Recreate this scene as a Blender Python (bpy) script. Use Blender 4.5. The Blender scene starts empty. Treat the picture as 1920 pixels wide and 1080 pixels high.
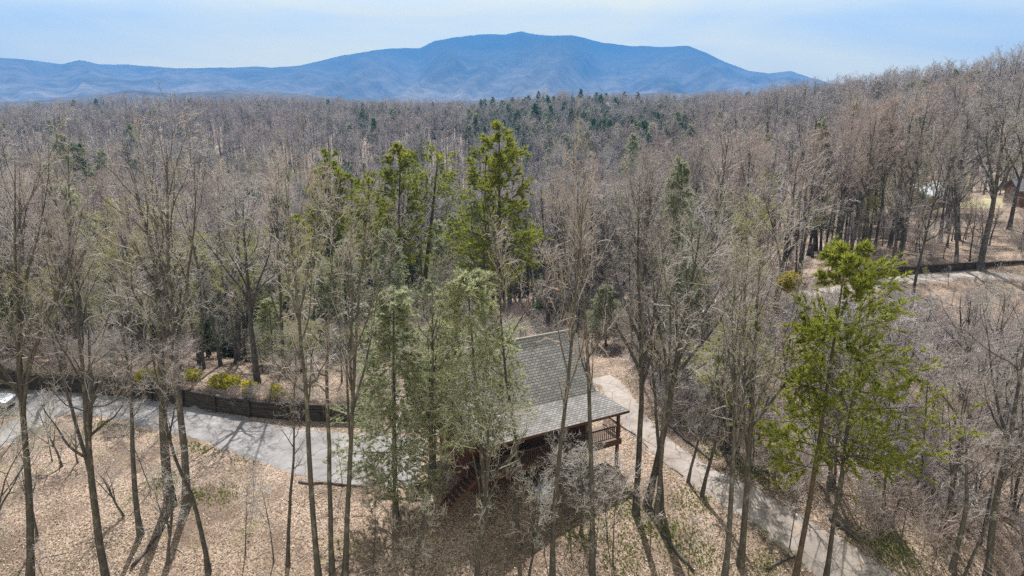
import bpy, math, random
import numpy as np
from mathutils import Vector, Matrix, Euler

rng = np.random.default_rng(11)
random.seed(5)
C = bpy.context.scene.collection
SC = bpy.context.scene

# ------------------------------------------------------------------ camera, sky, sun, exposure
CAM_H, PITCH, FPX = 24.0, math.radians(15.0), 1280.0
cam_d = bpy.data.cameras.new('camera')
cam_d.sensor_width = 36.0
cam_d.lens = 36.0 * FPX / 1920.0
cam_d.clip_start = 0.5
cam_d.clip_end = 40000
cam = bpy.data.objects.new('camera', cam_d)
cam.location = (0, 0, CAM_H)
cam.rotation_euler = (math.radians(90) - PITCH, 0, 0)
C.objects.link(cam)
SC.camera = cam

SUN_EL, SUN_AZ = math.radians(54), math.radians(-5)      # azimuth measured from +Y towards +X
sun_dir = Vector((math.sin(SUN_AZ) * math.cos(SUN_EL), math.cos(SUN_AZ) * math.cos(SUN_EL), math.sin(SUN_EL)))
sun_d = bpy.data.lights.new('sun', 'SUN')
sun_d.energy = 5.0
sun_d.angle = math.radians(0.53)
sun_d.color = (1.0, 0.965, 0.93)
sun = bpy.data.objects.new('sun', sun_d)
sun.rotation_euler = sun_dir.to_track_quat('Z', 'Y').to_euler()
C.objects.link(sun)

world = bpy.data.worlds.new('World')
SC.world = world
world.use_nodes = True
nt = world.node_tree
nt.nodes.clear()
w_out = nt.nodes.new('ShaderNodeOutputWorld')
w_bg = nt.nodes.new('ShaderNodeBackground')
w_bg.inputs['Strength'].default_value = 0.10
sky = nt.nodes.new('ShaderNodeTexSky')
sky.sky_type = 'NISHITA'
sky.sun_disc = False
sky.sun_elevation = SUN_EL
sky.sun_rotation = SUN_AZ
sky.air_density = 1.0
sky.dust_density = 1.6
sky.ozone_density = 1.5
tc = nt.nodes.new('ShaderNodeTexCoord')
mp = nt.nodes.new('ShaderNodeMapping')
mp.inputs['Scale'].default_value = (1.0, 1.0, 5.0)
nz = nt.nodes.new('ShaderNodeTexNoise')
nz.inputs['Scale'].default_value = 2.6
nz.inputs['Detail'].default_value = 7
nz.inputs['Roughness'].default_value = 0.55
nz.inputs['Distortion'].default_value = 0.4
rmp = nt.nodes.new('ShaderNodeValToRGB')
rmp.color_ramp.elements[0].position = 0.34
rmp.color_ramp.elements[0].color = (0.40, 0.40, 0.40, 1)
rmp.color_ramp.elements[1].position = 0.62
rmp.color_ramp.elements[1].color = (1, 1, 1, 1)
mxs = nt.nodes.new('ShaderNodeMix')
mxs.data_type = 'RGBA'
mxs.inputs['B'].default_value = (11.7, 9.8, 4.3, 1)         # thin high cloud
nt.links.new(tc.outputs['Generated'], mp.inputs['Vector'])
nt.links.new(mp.outputs['Vector'], nz.inputs['Vector'])
nt.links.new(nz.outputs['Fac'], rmp.inputs['Fac'])
sxyz = nt.nodes.new('ShaderNodeSeparateXYZ')
low = nt.nodes.new('ShaderNodeMapRange')                   # the bright veil lies low over the horizon
low.inputs['From Min'].default_value = 0.12
low.inputs['From Max'].default_value = 0.32
low.inputs['To Min'].default_value = 1.0
low.inputs['To Max'].default_value = 0.25
wm = nt.nodes.new('ShaderNodeMath')
wm.operation = 'MULTIPLY'
nt.links.new(tc.outputs['Generated'], sxyz.inputs[0])
nt.links.new(sxyz.outputs['Z'], low.inputs['Value'])
nt.links.new(rmp.outputs['Color'], wm.inputs[0])
nt.links.new(low.outputs['Result'], wm.inputs[1])
nt.links.new(wm.outputs[0], mxs.inputs['Factor'])
nt.links.new(sky.outputs['Color'], mxs.inputs['A'])
nt.links.new(mxs.outputs['Result'], w_bg.inputs['Color'])
nt.links.new(w_bg.outputs['Background'], w_out.inputs['Surface'])

SC.view_settings.view_transform = 'Standard'
SC.view_settings.look = 'None'
SC.view_settings.exposure = 0.95
SC.view_settings.gamma = 1.0
SC.view_settings.use_curve_mapping = False
cy = SC.cycles
cy.max_bounces = 6
cy.diffuse_bounces = 3
cy.glossy_bounces = 1
cy.transmission_bounces = 3
cy.volume_bounces = 0
cy.transparent_max_bounces = 4
cy.use_denoising = False
cy.caustics_reflective = False
cy.caustics_refractive = False

# ------------------------------------------------------------------ helpers
_F = np.array([0, math.cos(PITCH), -math.sin(PITCH)])
_U = np.array([0, math.sin(PITCH), math.cos(PITCH)])

def ray(px, py):
    return np.array([(px - 960) / FPX, 0, 0]) + _F - _U * ((py - 540) / FPX)

def project(P):
    P = np.atleast_2d(P) - np.array([0, 0, CAM_H])
    w = P @ _F
    return 960 + FPX * P[:, 0] / w, 540 - FPX * (P @ _U) / w, w

def sstep(a, b, x):
    t = np.clip((x - a) / (b - a), 0, 1)
    return t * t * (3 - 2 * t)

def vnoise(x, y, seed=0):
    """smooth value noise on a grid of whole numbers, 0..1"""
    x = np.asarray(x, float); y = np.asarray(y, float)
    xi = np.floor(x).astype(np.int64); yi = np.floor(y).astype(np.int64)
    fx = x - xi; fy = y - yi
    fx = fx * fx * (3 - 2 * fx); fy = fy * fy * (3 - 2 * fy)
    def h(a, b):
        n = (a * 374761393 + b * 668265263 + seed * 974711) & 0x7fffffff
        n = ((n ^ (n >> 13)) * 1274126177) & 0x7fffffff
        return ((n ^ (n >> 16)) & 0xffff) / 65535.0
    return (h(xi, yi) * (1 - fx) + h(xi + 1, yi) * fx) * (1 - fy) + (h(xi, yi + 1) * (1 - fx) + h(xi + 1, yi + 1) * fx) * fy

def fbm(x, y, seed=0, octv=5):
    s, a, t = 0, 0.5, 0
    for k in range(octv):
        s = s + a * vnoise(x * 2 ** k, y * 2 ** k, seed + k); t += a; a *= 0.5
    return s / t

PY = [-60, 0, 20, 30, 36, 40, 46, 58, 72, 95, 130, 180, 250, 360, 480, 600, 720, 860, 1080, 1700, 3000, 12000]
PZ = [-26, -13, -6, -3, -1.0, -0.2, 0, 0.2, -1.5, -7, -14, -19, -19, -12, -2, 2, 4, 2, -14, -70, -100, -100]
BY = [0, 48, 78, 120, 180, 240, 360, 540, 840, 1200]
BZ = [0, 0, 11, 25, 35, 40, 40, 33, 10, 0]
SU = [0, 0.10, 0.27, 0.42, 0.58, 0.735, 1.0, 2.0]
SV = [0, 0, 0.28, 0.52, 0.72, 0.86, 0.95, 1.0]

def base_ground(x, y):
    x = np.asarray(x, float); y = np.asarray(y, float)
    z = np.interp(y, PY, PZ)
    u = x / np.maximum(y, 20)
    z = z + np.interp(u, SU, SV) * np.interp(y, BY, BZ)
    far = sstep(60, 200, y)
    z = z + (fbm(x / 90, y / 90, 3, 3) - 0.5) * (0.6 + 14 * far) + 15 * np.exp(-((x - 60) / 85) ** 2 - ((y - 690) / 130) ** 2) + 5 * np.exp(-((x + 330) / 110) ** 2 - ((y - 690) / 130) ** 2) + (vnoise(x / 170 + 5, y / 260, 8) - .5) * 16 * sstep(350, 600, y)
    return z

def march(fn, px, py, tmax=3000):
    r = ray(px, py)
    t = np.concatenate([np.arange(15, 120, 0.1), np.geomspace(120, tmax, 4000)])
    P = np.array([0, 0, CAM_H])[:, None] + r[:, None] * t
    below = np.nonzero(P[2] < fn(P[0], P[1]))[0]
    if not len(below):
        return None
    p = P[:, below[0]]
    return np.array([p[0], p[1], float(fn(p[0], p[1]))])

def polyline(fn, pts, n=60):
    P = np.array([march(fn, *p)[:2] for p in pts])
    d = np.r_[0, np.cumsum(np.linalg.norm(np.diff(P, axis=0), axis=1))]
    s = np.linspace(0, d[-1], n)
    Q = np.c_[np.interp(s, d, P[:, 0]), np.interp(s, d, P[:, 1])]
    for _ in range(3):
        Q[1:-1] = 0.25 * Q[:-2] + 0.5 * Q[1:-1] + 0.25 * Q[2:]
    return Q

def side_dist(line, x, y):
    """distance to a polyline, signed: + on its left"""
    x = np.asarray(x, float).ravel(); y = np.asarray(y, float).ravel()
    best = np.full(len(x), 1e9); sg = np.ones(len(x))
    for a, b in zip(line[:-1], line[1:]):
        ab = b - a
        t = np.clip(((x - a[0]) * ab[0] + (y - a[1]) * ab[1]) / (ab @ ab), 0, 1)
        dx, dy = x - a[0] - t * ab[0], y - a[1] - t * ab[1]
        d = np.hypot(dx, dy)
        m = d < best
        best[m] = d[m]
        sg[m] = np.sign(ab[0] * dy - ab[1] * dx)[m]
    return best * sg

# retaining walls follow the upper edge of each road
wall_line = polyline(base_ground, [(-60, 726), (44, 731), (124, 735), (200, 741), (296, 754), (380, 768), (440, 779), (500, 786), (580, 790), (690, 792)], 70)
wall2_line = polyline(base_ground, [(1600, 528), (1660, 520), (1720, 514), (1790, 510), (1860, 507), (1950, 506), (2040, 506)], 44)
WALL_H = 1.45

def ground_z(x, y):
    x = np.asarray(x, float); y = np.asarray(y, float)
    z = base_ground(x, y)
    shp = z.shape
    zf = z.ravel().copy(); xf = np.broadcast_to(x, shp).ravel(); yf = np.broadcast_to(y, shp).ravel()
    for line, h, fall in ((wall_line, WALL_H, 14), (wall2_line, 1.0, 9)):
        lo, hi = line.min(0) - 22, line.max(0) + 22
        m = (xf > lo[0]) & (xf < hi[0]) & (yf > lo[1]) & (yf < hi[1])
        if m.any():
            d = side_dist(line, xf[m], yf[m])
            ends = np.minimum(np.hypot(xf[m] - line[0, 0], yf[m] - line[0, 1]), np.hypot(xf[m] - line[-1, 0], yf[m] - line[-1, 1]))
            zf[m] += np.where(d > 0, h * sstep(0.25, 0.8, d) * (1 - sstep(2, fall, d)) * sstep(0.0, 2.5, ends), 0)
    return zf.reshape(shp)

def at(px, py):
    for k in range(30):                      # a point just above the skyline falls onto the skyline
        p = march(ground_z, px, py + 2 * k)
        if p is not None:
            return p

def lin(c):
    return tuple(c) + (1,)

# ---- node materials
def mat(name):
    m = bpy.data.materials.new(name)
    m.use_nodes = True
    t = m.node_tree
    b = t.nodes['Principled BSDF']
    b.inputs['Roughness'].default_value = 0.85
    b.inputs['Specular IOR Level'].default_value = 0.2
    return m, t, b

def node(t, kind, **kw):
    n = t.nodes.new(kind)
    for k, v in kw.items():
        if k in n.inputs.keys():
            n.inputs[k].default_value = v
        else:
            setattr(n, k, v)
    return n

def ramp(t, src, stops, interp='LINEAR'):
    r = t.nodes.new('ShaderNodeValToRGB')
    e = r.color_ramp.elements
    r.color_ramp.interpolation = interp
    while len(e) < len(stops):
        e.new(0.5)
    for el, (p, c) in zip(e, stops):
        el.position = p
        el.color = lin(c) if len(c) == 3 else c
    t.links.new(src, r.inputs['Fac'])
    return r.outputs['Color']

def mixc(t, fac, a, b, blend='MIX'):
    m = t.nodes.new('ShaderNodeMix')
    m.data_type = 'RGBA'
    m.blend_type = blend
    for key, v in (('Factor', fac), ('A', a), ('B', b)):
        if isinstance(v, (int, float)):
            m.inputs[key].default_value = v
        elif isinstance(v, tuple):
            m.inputs[key].default_value = lin(v)
        else:
            t.links.new(v, m.inputs[key])
    return m.outputs['Result']

def noise(t, scale, detail=4, rough=0.6, vec=None):
    n = node(t, 'ShaderNodeTexNoise', Scale=scale, Detail=detail, Roughness=rough)
    if vec is None:
        vec = t.nodes.new('ShaderNodeTexCoord').outputs['Object']
    t.links.new(vec, n.inputs['Vector'])
    return n.outputs['Fac']

def bump(t, b, h, strength=0.4, dist=0.05):
    n = node(t, 'ShaderNodeBump', Strength=strength, Distance=dist)
    t.links.new(h, n.inputs['Height'])
    t.links.new(n.outputs['Normal'], b.inputs['Normal'])

def simple(name, base, var=0.35, scale=6.0, rough=0.85, bmp=0.0, metal=0.0):
    m, t, b = mat(name)
    f = noise(t, scale)
    c = ramp(t, f, [(0.25, tuple(v * (1 - var) for v in base)), (0.75, tuple(min(1, v * (1 + var)) for v in base))])
    t.links.new(c, b.inputs['Base Color'])
    b.inputs['Roughness'].default_value = rough
    b.inputs['Metallic'].default_value = metal
    if bmp:
        bump(t, b, f, bmp, 0.03)
    return m

def bark_mat(name, dark, light, lichen):
    m, t, b = mat(name)
    co = t.nodes.new('ShaderNodeTexCoord').outputs['Object']
    mpn = node(t, 'ShaderNodeMapping')
    mpn.inputs['Scale'].default_value = (1, 1, 0.22)
    t.links.new(co, mpn.inputs['Vector'])
    f = noise(t, 9, 6, 0.7, mpn.outputs['Vector'])
    c = ramp(t, f, [(0.3, dark), (0.7, light)])
    f2 = noise(t, 1.7, 5, 0.7, co)
    fac = ramp(t, f2, [(0.52, (0, 0, 0)), (0.68, (0.75, 0.75, 0.75))])
    c = mixc(t, fac, c, lichen)
    oi = t.nodes.new('ShaderNodeObjectInfo')
    v = ramp(t, oi.outputs['Random'], [(0, (0.72, 0.70, 0.70)), (0.5, (1, 0.97, 0.95)), (1, (1.2, 1.2, 1.22))])
    c = mixc(t, 1.0, c, v, 'MULTIPLY')
    t.links.new(c, b.inputs['Base Color'])
    bump(t, b, f, 0.6, 0.04)
    return m

def twig_mat(name, stops):
    m, t, b = mat(name)
    oi = t.nodes.new('ShaderNodeObjectInfo')
    c = ramp(t, oi.outputs['Random'], stops)
    f = noise(t, 0.9, 3, 0.6)
    v = ramp(t, f, [(0.3, (0.7, 0.68, 0.66)), (0.7, (1.25, 1.27, 1.3))])
    c = mixc(t, 1.0, c, v, 'MULTIPLY')
    t.links.new(c, b.inputs['Base Color'])
    b.inputs['Specular IOR Level'].default_value = 0.1
    return m

def leaf_mat(name, stops, trans=0.35, spread=0.5):
    m, t, b = mat(name)
    co = t.nodes.new('ShaderNodeTexCoord').outputs['Object']
    f = noise(t, 0.55, 3, 0.7, co)
    f2 = noise(t, 7.0, 2, 0.6, co)
    mth = node(t, 'ShaderNodeMath', operation='ADD')
    sc1 = node(t, 'ShaderNodeMath', operation='MULTIPLY')
    sc1.inputs[1].default_value = 0.5
    sc2 = node(t, 'ShaderNodeMath', operation='MULTIPLY')
    sc2.inputs[1].default_value = 0.5
    t.links.new(f, sc1.inputs[0]); t.links.new(f2, sc2.inputs[0])
    t.links.new(sc1.outputs[0], mth.inputs[0]); t.links.new(sc2.outputs[0], mth.inputs[1])
    c = ramp(t, mth.outputs[0], stops)
    oi = t.nodes.new('ShaderNodeObjectInfo')
    v = ramp(t, oi.outputs['Random'], [(0, (1 - 0.5 * spread,) * 3), (1, (1 + 0.4 * spread, 1 + 0.3 * spread, 1))])
    c = mixc(t, 1.0, c, v, 'MULTIPLY')
    t.links.new(c, b.inputs['Base Color'])
    b.inputs['Roughness'].default_value = 0.6
    tr = node(t, 'ShaderNodeBsdfTranslucent')
    t.links.new(c, tr.inputs['Color'])
    ms = node(t, 'ShaderNodeMixShader')
    ms.inputs['Fac'].default_value = trans
    t.links.new(b.outputs[0], ms.inputs[1]); t.links.new(tr.outputs[0], ms.inputs[2])
    t.links.new(ms.outputs[0], t.nodes['Material Output'].inputs['Surface'])
    return m

M = {}
M['bark'] = bark_mat('hardwood_bark', (0.040, 0.036, 0.035), (0.118, 0.109, 0.105), (0.25, 0.25, 0.24))
M['pine_bark'] = bark_mat('pine_bark', (0.045, 0.034, 0.028), (0.13, 0.098, 0.078), (0.20, 0.17, 0.14))
M['twig'] = twig_mat('grey_twigs', [(0, (0.28, 0.248, 0.240)), (0.35, (0.415, 0.376, 0.366)), (0.7, (0.51, 0.476, 0.464)), (1, (0.385, 0.33, 0.312))])
M['twig_red'] = twig_mat('budding_twigs', [(0, (0.40, 0.31, 0.285)), (0.5, (0.42, 0.345, 0.325)), (1, (0.42, 0.37, 0.35))])
M['twig_pale'] = twig_mat('pale_twigs', [(0, (0.44, 0.42, 0.39)), (1, (0.52, 0.50, 0.47))])
M['pine'] = leaf_mat('pine_needles', [(0.3, (0.09, 0.118, 0.022)), (0.5, (0.265, 0.30, 0.046)), (0.7, (0.44, 0.445, 0.085))], 0.58)
M['hemlock'] = leaf_mat('hemlock_needles', [(0.3, (0.22, 0.25, 0.155)), (0.5, (0.36, 0.395, 0.25)), (0.7, (0.50, 0.53, 0.40))], 0.6)
M['conifer'] = leaf_mat('dark_conifer_needles', [(0.3, (0.055, 0.10, 0.05)), (0.5, (0.12, 0.19, 0.085)), (0.7, (0.19, 0.26, 0.12))], 0.5)
M['laurel'] = leaf_mat('laurel_leaves', [(0.25, (0.05, 0.075, 0.03)), (0.5, (0.10, 0.135, 0.055)), (0.75, (0.20, 0.23, 0.12))], 0.3)
M['yellow'] = leaf_mat('yellow_blossom', [(0.3, (0.30, 0.27, 0.03)), (0.5, (0.50, 0.47, 0.04)), (0.75, (0.62, 0.58, 0.08))], 0.4)
M['bud'] = leaf_mat('opening_buds', [(0.3, (0.24, 0.27, 0.07)), (0.5, (0.36, 0.38, 0.11)), (0.7, (0.48, 0.47, 0.19))], 0.5)
M['gold'] = leaf_mat('golden_green_leaves', [(0.3, (0.22, 0.19, 0.015)), (0.5, (0.40, 0.34, 0.03)), (0.75, (0.52, 0.40, 0.05))], 0.55)
M['grass'] = leaf_mat('spring_grass', [(0.3, (0.09, 0.13, 0.02)), (0.5, (0.17, 0.22, 0.035)), (0.75, (0.28, 0.30, 0.06))], 0.4)

# ---- mesh building from arrays
def mesh_np(name, verts, faces, mats, smooth=True, midx=None):
    """verts n x 3, faces: list of index arrays (each m x k)"""
    me = bpy.data.meshes.new(name)
    verts = np.ascontiguousarray(verts, dtype=np.float32)
    me.vertices.add(len(verts))
    me.vertices.foreach_set('co', verts.ravel())
    loops = np.concatenate([f.ravel() for f in faces]).astype(np.int32)
    tot = np.concatenate([np.full(len(f), f.shape[1], np.int32) for f in faces])
    start = np.r_[0, np.cumsum(tot)[:-1]].astype(np.int32)
    me.loops.add(len(loops))
    me.loops.foreach_set('vertex_index', loops)
    me.polygons.add(len(tot))
    me.polygons.foreach_set('loop_start', start)
    if midx is not None:
        me.polygons.foreach_set('material_index', np.asarray(midx, np.int32))
    if smooth:
        me.polygons.foreach_set('use_smooth', np.ones(len(tot), bool))
    for m in mats:
        me.materials.append(m)
    me.update(calc_edges=True)
    me.validate()
    return me

def tubes(P, R, sides):
    """P (n,m,3) R (n,m): tubes as (verts, quads)"""
    n, m = P.shape[:2]
    T = np.gradient(P, axis=1)
    T /= np.linalg.norm(T, axis=2, keepdims=True) + 1e-9
    D = P[:, -1] - P[:, 0]
    ref = np.where((np.abs(D[:, 2]) > 0.8 * np.linalg.norm(D, axis=1))[:, None], np.array([1.0, 0, 0]), np.array([0, 0, 1.0]))
    A = np.cross(T, ref[:, None, :]); A /= np.linalg.norm(A, axis=2, keepdims=True) + 1e-9
    B = np.cross(T, A)
    ang = np.arange(sides) * 2 * np.pi / sides
    V = P[:, :, None, :] + R[:, :, None, None] * (A[:, :, None, :] * np.cos(ang)[:, None] + B[:, :, None, :] * np.sin(ang)[:, None])
    V = V.reshape(-1, 3)
    i = np.arange(n)[:, None, None] * m * sides + np.arange(m - 1)[None, :, None] * sides
    k = np.arange(sides)[None, None, :]; k2 = (k + 1) % sides
    Q = np.stack([i + k, i + k2, i + sides + k2, i + sides + k], -1).reshape(-1, 4)
    return V, Q

def join(parts):
    vs, fs, o = [], [], 0
    for V, F in parts:
        vs.append(V); fs.append(F + o); o += len(V)
    quads = [f for f in fs if f.shape[1] == 4]; tris = [f for f in fs if f.shape[1] == 3]
    out = []
    if quads: out.append(np.concatenate(quads))
    if tris: out.append(np.concatenate(tris))
    return np.concatenate(vs), out

def grow(r, P, R, per, tlo, thi, ang, length, m, up, jit, rr, rtip=0.25, rmax=9.0, tpow=1.0):
    """children of the branches P/R: per per parent, leaving at ang(lo, hi) degrees; length(t, parent_length) -> array"""
    n = len(P)
    idx = np.repeat(np.arange(n), per)
    t = tlo + (thi - tlo) * ((np.tile(np.arange(per), n) + r.random(n * per)) / per) ** tpow
    x = t * (P.shape[1] - 1)
    i = np.minimum(x.astype(int), P.shape[1] - 2); f = (x - i)[:, None]
    pos = P[idx, i] * (1 - f) + P[idx, i + 1] * f
    tan = P[idx, i + 1] - P[idx, i]
    tan /= np.linalg.norm(tan, axis=1, keepdims=True) + 1e-9
    pr = R[idx, i] * (1 - f[:, 0]) + R[idx, i + 1] * f[:, 0]
    ref = np.where((np.abs(tan[:, 2]) > 0.9)[:, None], np.array([1.0, 0, 0]), np.array([0, 0, 1.0]))
    a = np.cross(tan, ref); a /= np.linalg.norm(a, axis=1, keepdims=True) + 1e-9
    b = np.cross(tan, a)
    az = np.tile(np.arange(per) * 2.39996, n) + np.repeat(r.random(n) * 6.28, per) + r.normal(0, 0.5, n * per)
    th = np.radians(r.uniform(ang[0], ang[1], n * per))
    d = tan * np.cos(th)[:, None] + (a * np.cos(az)[:, None] + b * np.sin(az)[:, None]) * np.sin(th)[:, None]
    pl = np.linalg.norm(np.diff(P, axis=1), axis=2).sum(1)[idx]
    L = length(t, pl) * r.uniform(0.7, 1.25, n * per)
    Q = np.empty((n * per, m, 3)); Q[:, 0] = pos
    for k in range(1, m):
        d = d + np.array([0, 0, up]) + r.normal(0, jit, d.shape)
        d /= np.linalg.norm(d, axis=1, keepdims=True)
        Q[:, k] = Q[:, k - 1] + d * (L / (m - 1))[:, None]
    r0 = np.minimum(pr * rr, rmax)
    RR = r0[:, None] * np.linspace(1, rtip, m)[None, :]
    return Q, RR, t

def trunk_path(r, h, r0, bend=0.02, m=12, rtop=0.12, flare=1.5):
    d = np.array([0, 0, 1.0]); P = [np.zeros(3)]
    w = r.normal(0, bend, 3)
    for k in range(m - 1):
        d = d + np.r_[r.normal(0, bend, 2) + w[:2] * 0.3, 0]
        d = d / np.linalg.norm(d)
        d = d * 0.8 + np.array([0, 0, 0.2])
        P.append(P[-1] + d * h / (m - 1))
    P = np.array(P)
    P[0, 2] -= 0.6
    t = np.linspace(0, 1, m)
    R = r0 * ((1 - t) ** 0.8 * (1 - rtop) + rtop)
    R[0] *= flare
    return P[None], R[None]

def bare_tree(seed, h=20.0, r0=0.27, fork=0, fat=0.55, clear=0.42, limbs=13, ang=(30, 62), spread=0.30, sub=7, twig=5, fine=4, up=0.10, bend=0.02, thin=0.0072, dark=False):
    """leafless hardwood: returns (trunk verts/faces, crown verts/faces)"""
    r = np.random.default_rng(seed)
    P, R = trunk_path(r, h, r0, bend, rtop=.06)
    tr = [(P, R, 8)]
    stems = [(P, R)]
    if fork:
        FP, FR, _ = grow(r, P, R, fork, fat, fat + .15, (16, 34), lambda t, L: h * (0.95 - t), 10, 0.05, 0.09, 0.72, 0.12)
        tr.append((FP, FR, 7)); stems.append((FP, FR))
    cr, lm = [], []
    for k, (SP, SR) in enumerate(stems):
        n = limbs if k == 0 else max(5, int(limbs * .55))
        lo = clear if k == 0 else 0.25
        def ln(t, L):
            u = np.clip((t - lo) / (1 - lo), 0, 1)
            return h * spread * (0.42 + 0.58 * np.sin(np.pi * (0.18 + 0.70 * u))) * np.where(k == 0, 1.0, .8)
        mid = lo + (1 - lo) * .5
        n1 = n // 2
        for (a0, a1, lo_, hi_, nn) in ((ang[0] + 8, ang[1], lo, mid, n1), (ang[0] - 8, ang[1] - 18, mid, .97, n - n1)):
            LP, LR, t = grow(r, SP, SR, nn, lo_, hi_, (a0, a1), ln, 9, up, 0.15, 0.58, 0.2, 0.13)
            lm.append((LP, LR, 5))
            BP, BR, t = grow(r, LP, LR, sub, 0.25, 1.0, (25, 62), lambda t, L: L * 0.52 * (1.2 - t * .8), 6, 0.05, 0.19, 0.66, 0.35, 0.045)
            BR = np.maximum(BR, thin * 1.5)
            (lm if dark else cr).append((BP, BR, 4))
            TP, TR, t = grow(r, BP, BR, twig, 0.2, 1.0, (25, 65), lambda t, L: np.maximum(L * 0.5, 0.45) * (1.2 - 0.6 * t), 4, 0.05, 0.18, 0.6, 0.5, 0.014)
            TR = np.maximum(TR, thin * 1.05)
            cr.append((TP, TR, 3))
            if fine:
                FP, FR, t = grow(r, TP, TR, fine, 0.25, 1.0, (25, 65), lambda t, L: np.maximum(L * 0.5, 0.25), 3, 0.04, 0.15, 0.7, 0.6, 0.009)
                FR = np.maximum(FR, thin * 0.75)
                cr.append((FP, FR, 3))
    return join([tubes(*x) for x in tr]), join([tubes(*x) for x in lm]), join([tubes(*x) for x in cr])

def tufts(r, pos, dirs, k, length, width, spread=0.8, flat=0.0):
    """k needle blades (triangles) at each point"""
    n = len(pos)
    idx = np.repeat(np.arange(n), k)
    d = dirs[idx] + r.normal(0, spread, (n * k, 3)) * np.array([1, 1, 1 - flat])
    d /= np.linalg.norm(d, axis=1, keepdims=True) + 1e-9
    s = np.cross(d, r.normal(0, 1, (n * k, 3))); s /= np.linalg.norm(s, axis=1, keepdims=True) + 1e-9
    L = length * r.uniform(0.6, 1.3, n * k)[:, None]; W = width * r.uniform(0.7, 1.4, n * k)[:, None]
    p = pos[idx]
    V = np.stack([p - s * W * 0.5, p + s * W * 0.5, p + d * L], 1).reshape(-1, 3)
    return V, np.arange(len(V)).reshape(-1, 3)

def along(P, lo, n, r):
    """n points on the outer part of each branch with their directions"""
    t = lo + (1 - lo) * r.random((len(P), n))
    x = t * (P.shape[1] - 1); i = np.minimum(x.astype(int), P.shape[1] - 2); f = (x - i)[..., None]
    a = np.arange(len(P))[:, None]
    pos = P[a, i] * (1 - f) + P[a, i + 1] * f
    d = P[a, i + 1] - P[a, i]
    d /= np.linalg.norm(d, axis=2, keepdims=True) + 1e-9
    return pos.reshape(-1, 3), d.reshape(-1, 3)

def evergreen(seed, h=20.0, r0=0.26, clear=0.35, boughs=56, reach=0.17, prof=0.7, ang=(70, 92), up=0.05, sub=8, pts=6, blades=6, bl=0.42, bw=0.06, droop=0.0, gap=0.0, lo=0.35, bend=0.012, flat=0.3, bias=0.0):
    """trunk + boughs carrying needle tufts: (trunk, crown wood, needles)"""
    r = np.random.default_rng(seed)
    P, R = trunk_path(r, h, r0, bend)
    def ln(t, L):
        u = (t - clear) / (1 - clear)
        base = np.clip(1.0 - u, 0, 1) ** prof * np.clip(u * 5 + 0.45, 0, 1)
        return h * reach * (base + 0.10)
    BP, BR, t = grow(r, P, R, boughs, clear, 0.99, ang, ln, 6, up, 0.07, 0.33, 0.3, 0.06)
    if bias:                                    # boughs reach further on the +x side
        c = (BP[:, -1] - BP[:, 0]); cx = c[:, 0] / (np.linalg.norm(c, axis=1) + 1e-9)
        BP = BP[:, :1] + (BP - BP[:, :1]) * (1 + bias * cx)[:, None, None]
    if gap:
        keep = r.random(len(BP)) > gap
        BP, BR = BP[keep], BR[keep]
    SP, SR, t = grow(r, BP, BR, sub, lo, 1.0, (25, 60), lambda t, L: np.maximum(L * 0.42, 0.35) * (1.25 - 0.6 * t), 4, 0.02 - droop, 0.10, 0.5, 0.5, 0.02)
    SR = np.maximum(SR, 0.008)
    pos, d = along(SP, 0.15, pts, r)
    V = tufts(r, pos, d + np.array([0, 0, 0.25 - droop * 2]), blades, bl, bw, 0.6, flat)
    p2, d2 = along(P, 0.93, 10, r)
    V2 = tufts(r, p2, d2, blades, bl, bw, 0.6)
    return join([tubes(P, R, 8)]), join([tubes(BP, BR, 4), tubes(SP, SR, 3)]), join([V, V2])

def thing(name, label, cat, loc=(0, 0, 0), group=None):
    o = bpy.data.objects.new(name, None)
    o.empty_display_size = 0.3
    o.location = loc
    o['label'] = label; o['category'] = cat
    if group: o['group'] = group
    C.objects.link(o)
    return o

def part(name, me, parent=None):
    o = bpy.data.objects.new(name, me)
    C.objects.link(o)
    if parent is not None: o.parent = parent
    return o

def tag(o, label, cat, group=None):
    o['label'] = label; o['category'] = cat
    if group: o['group'] = group
    return o

def structure(o):
    o['kind'] = 'structure'
    return o

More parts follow.
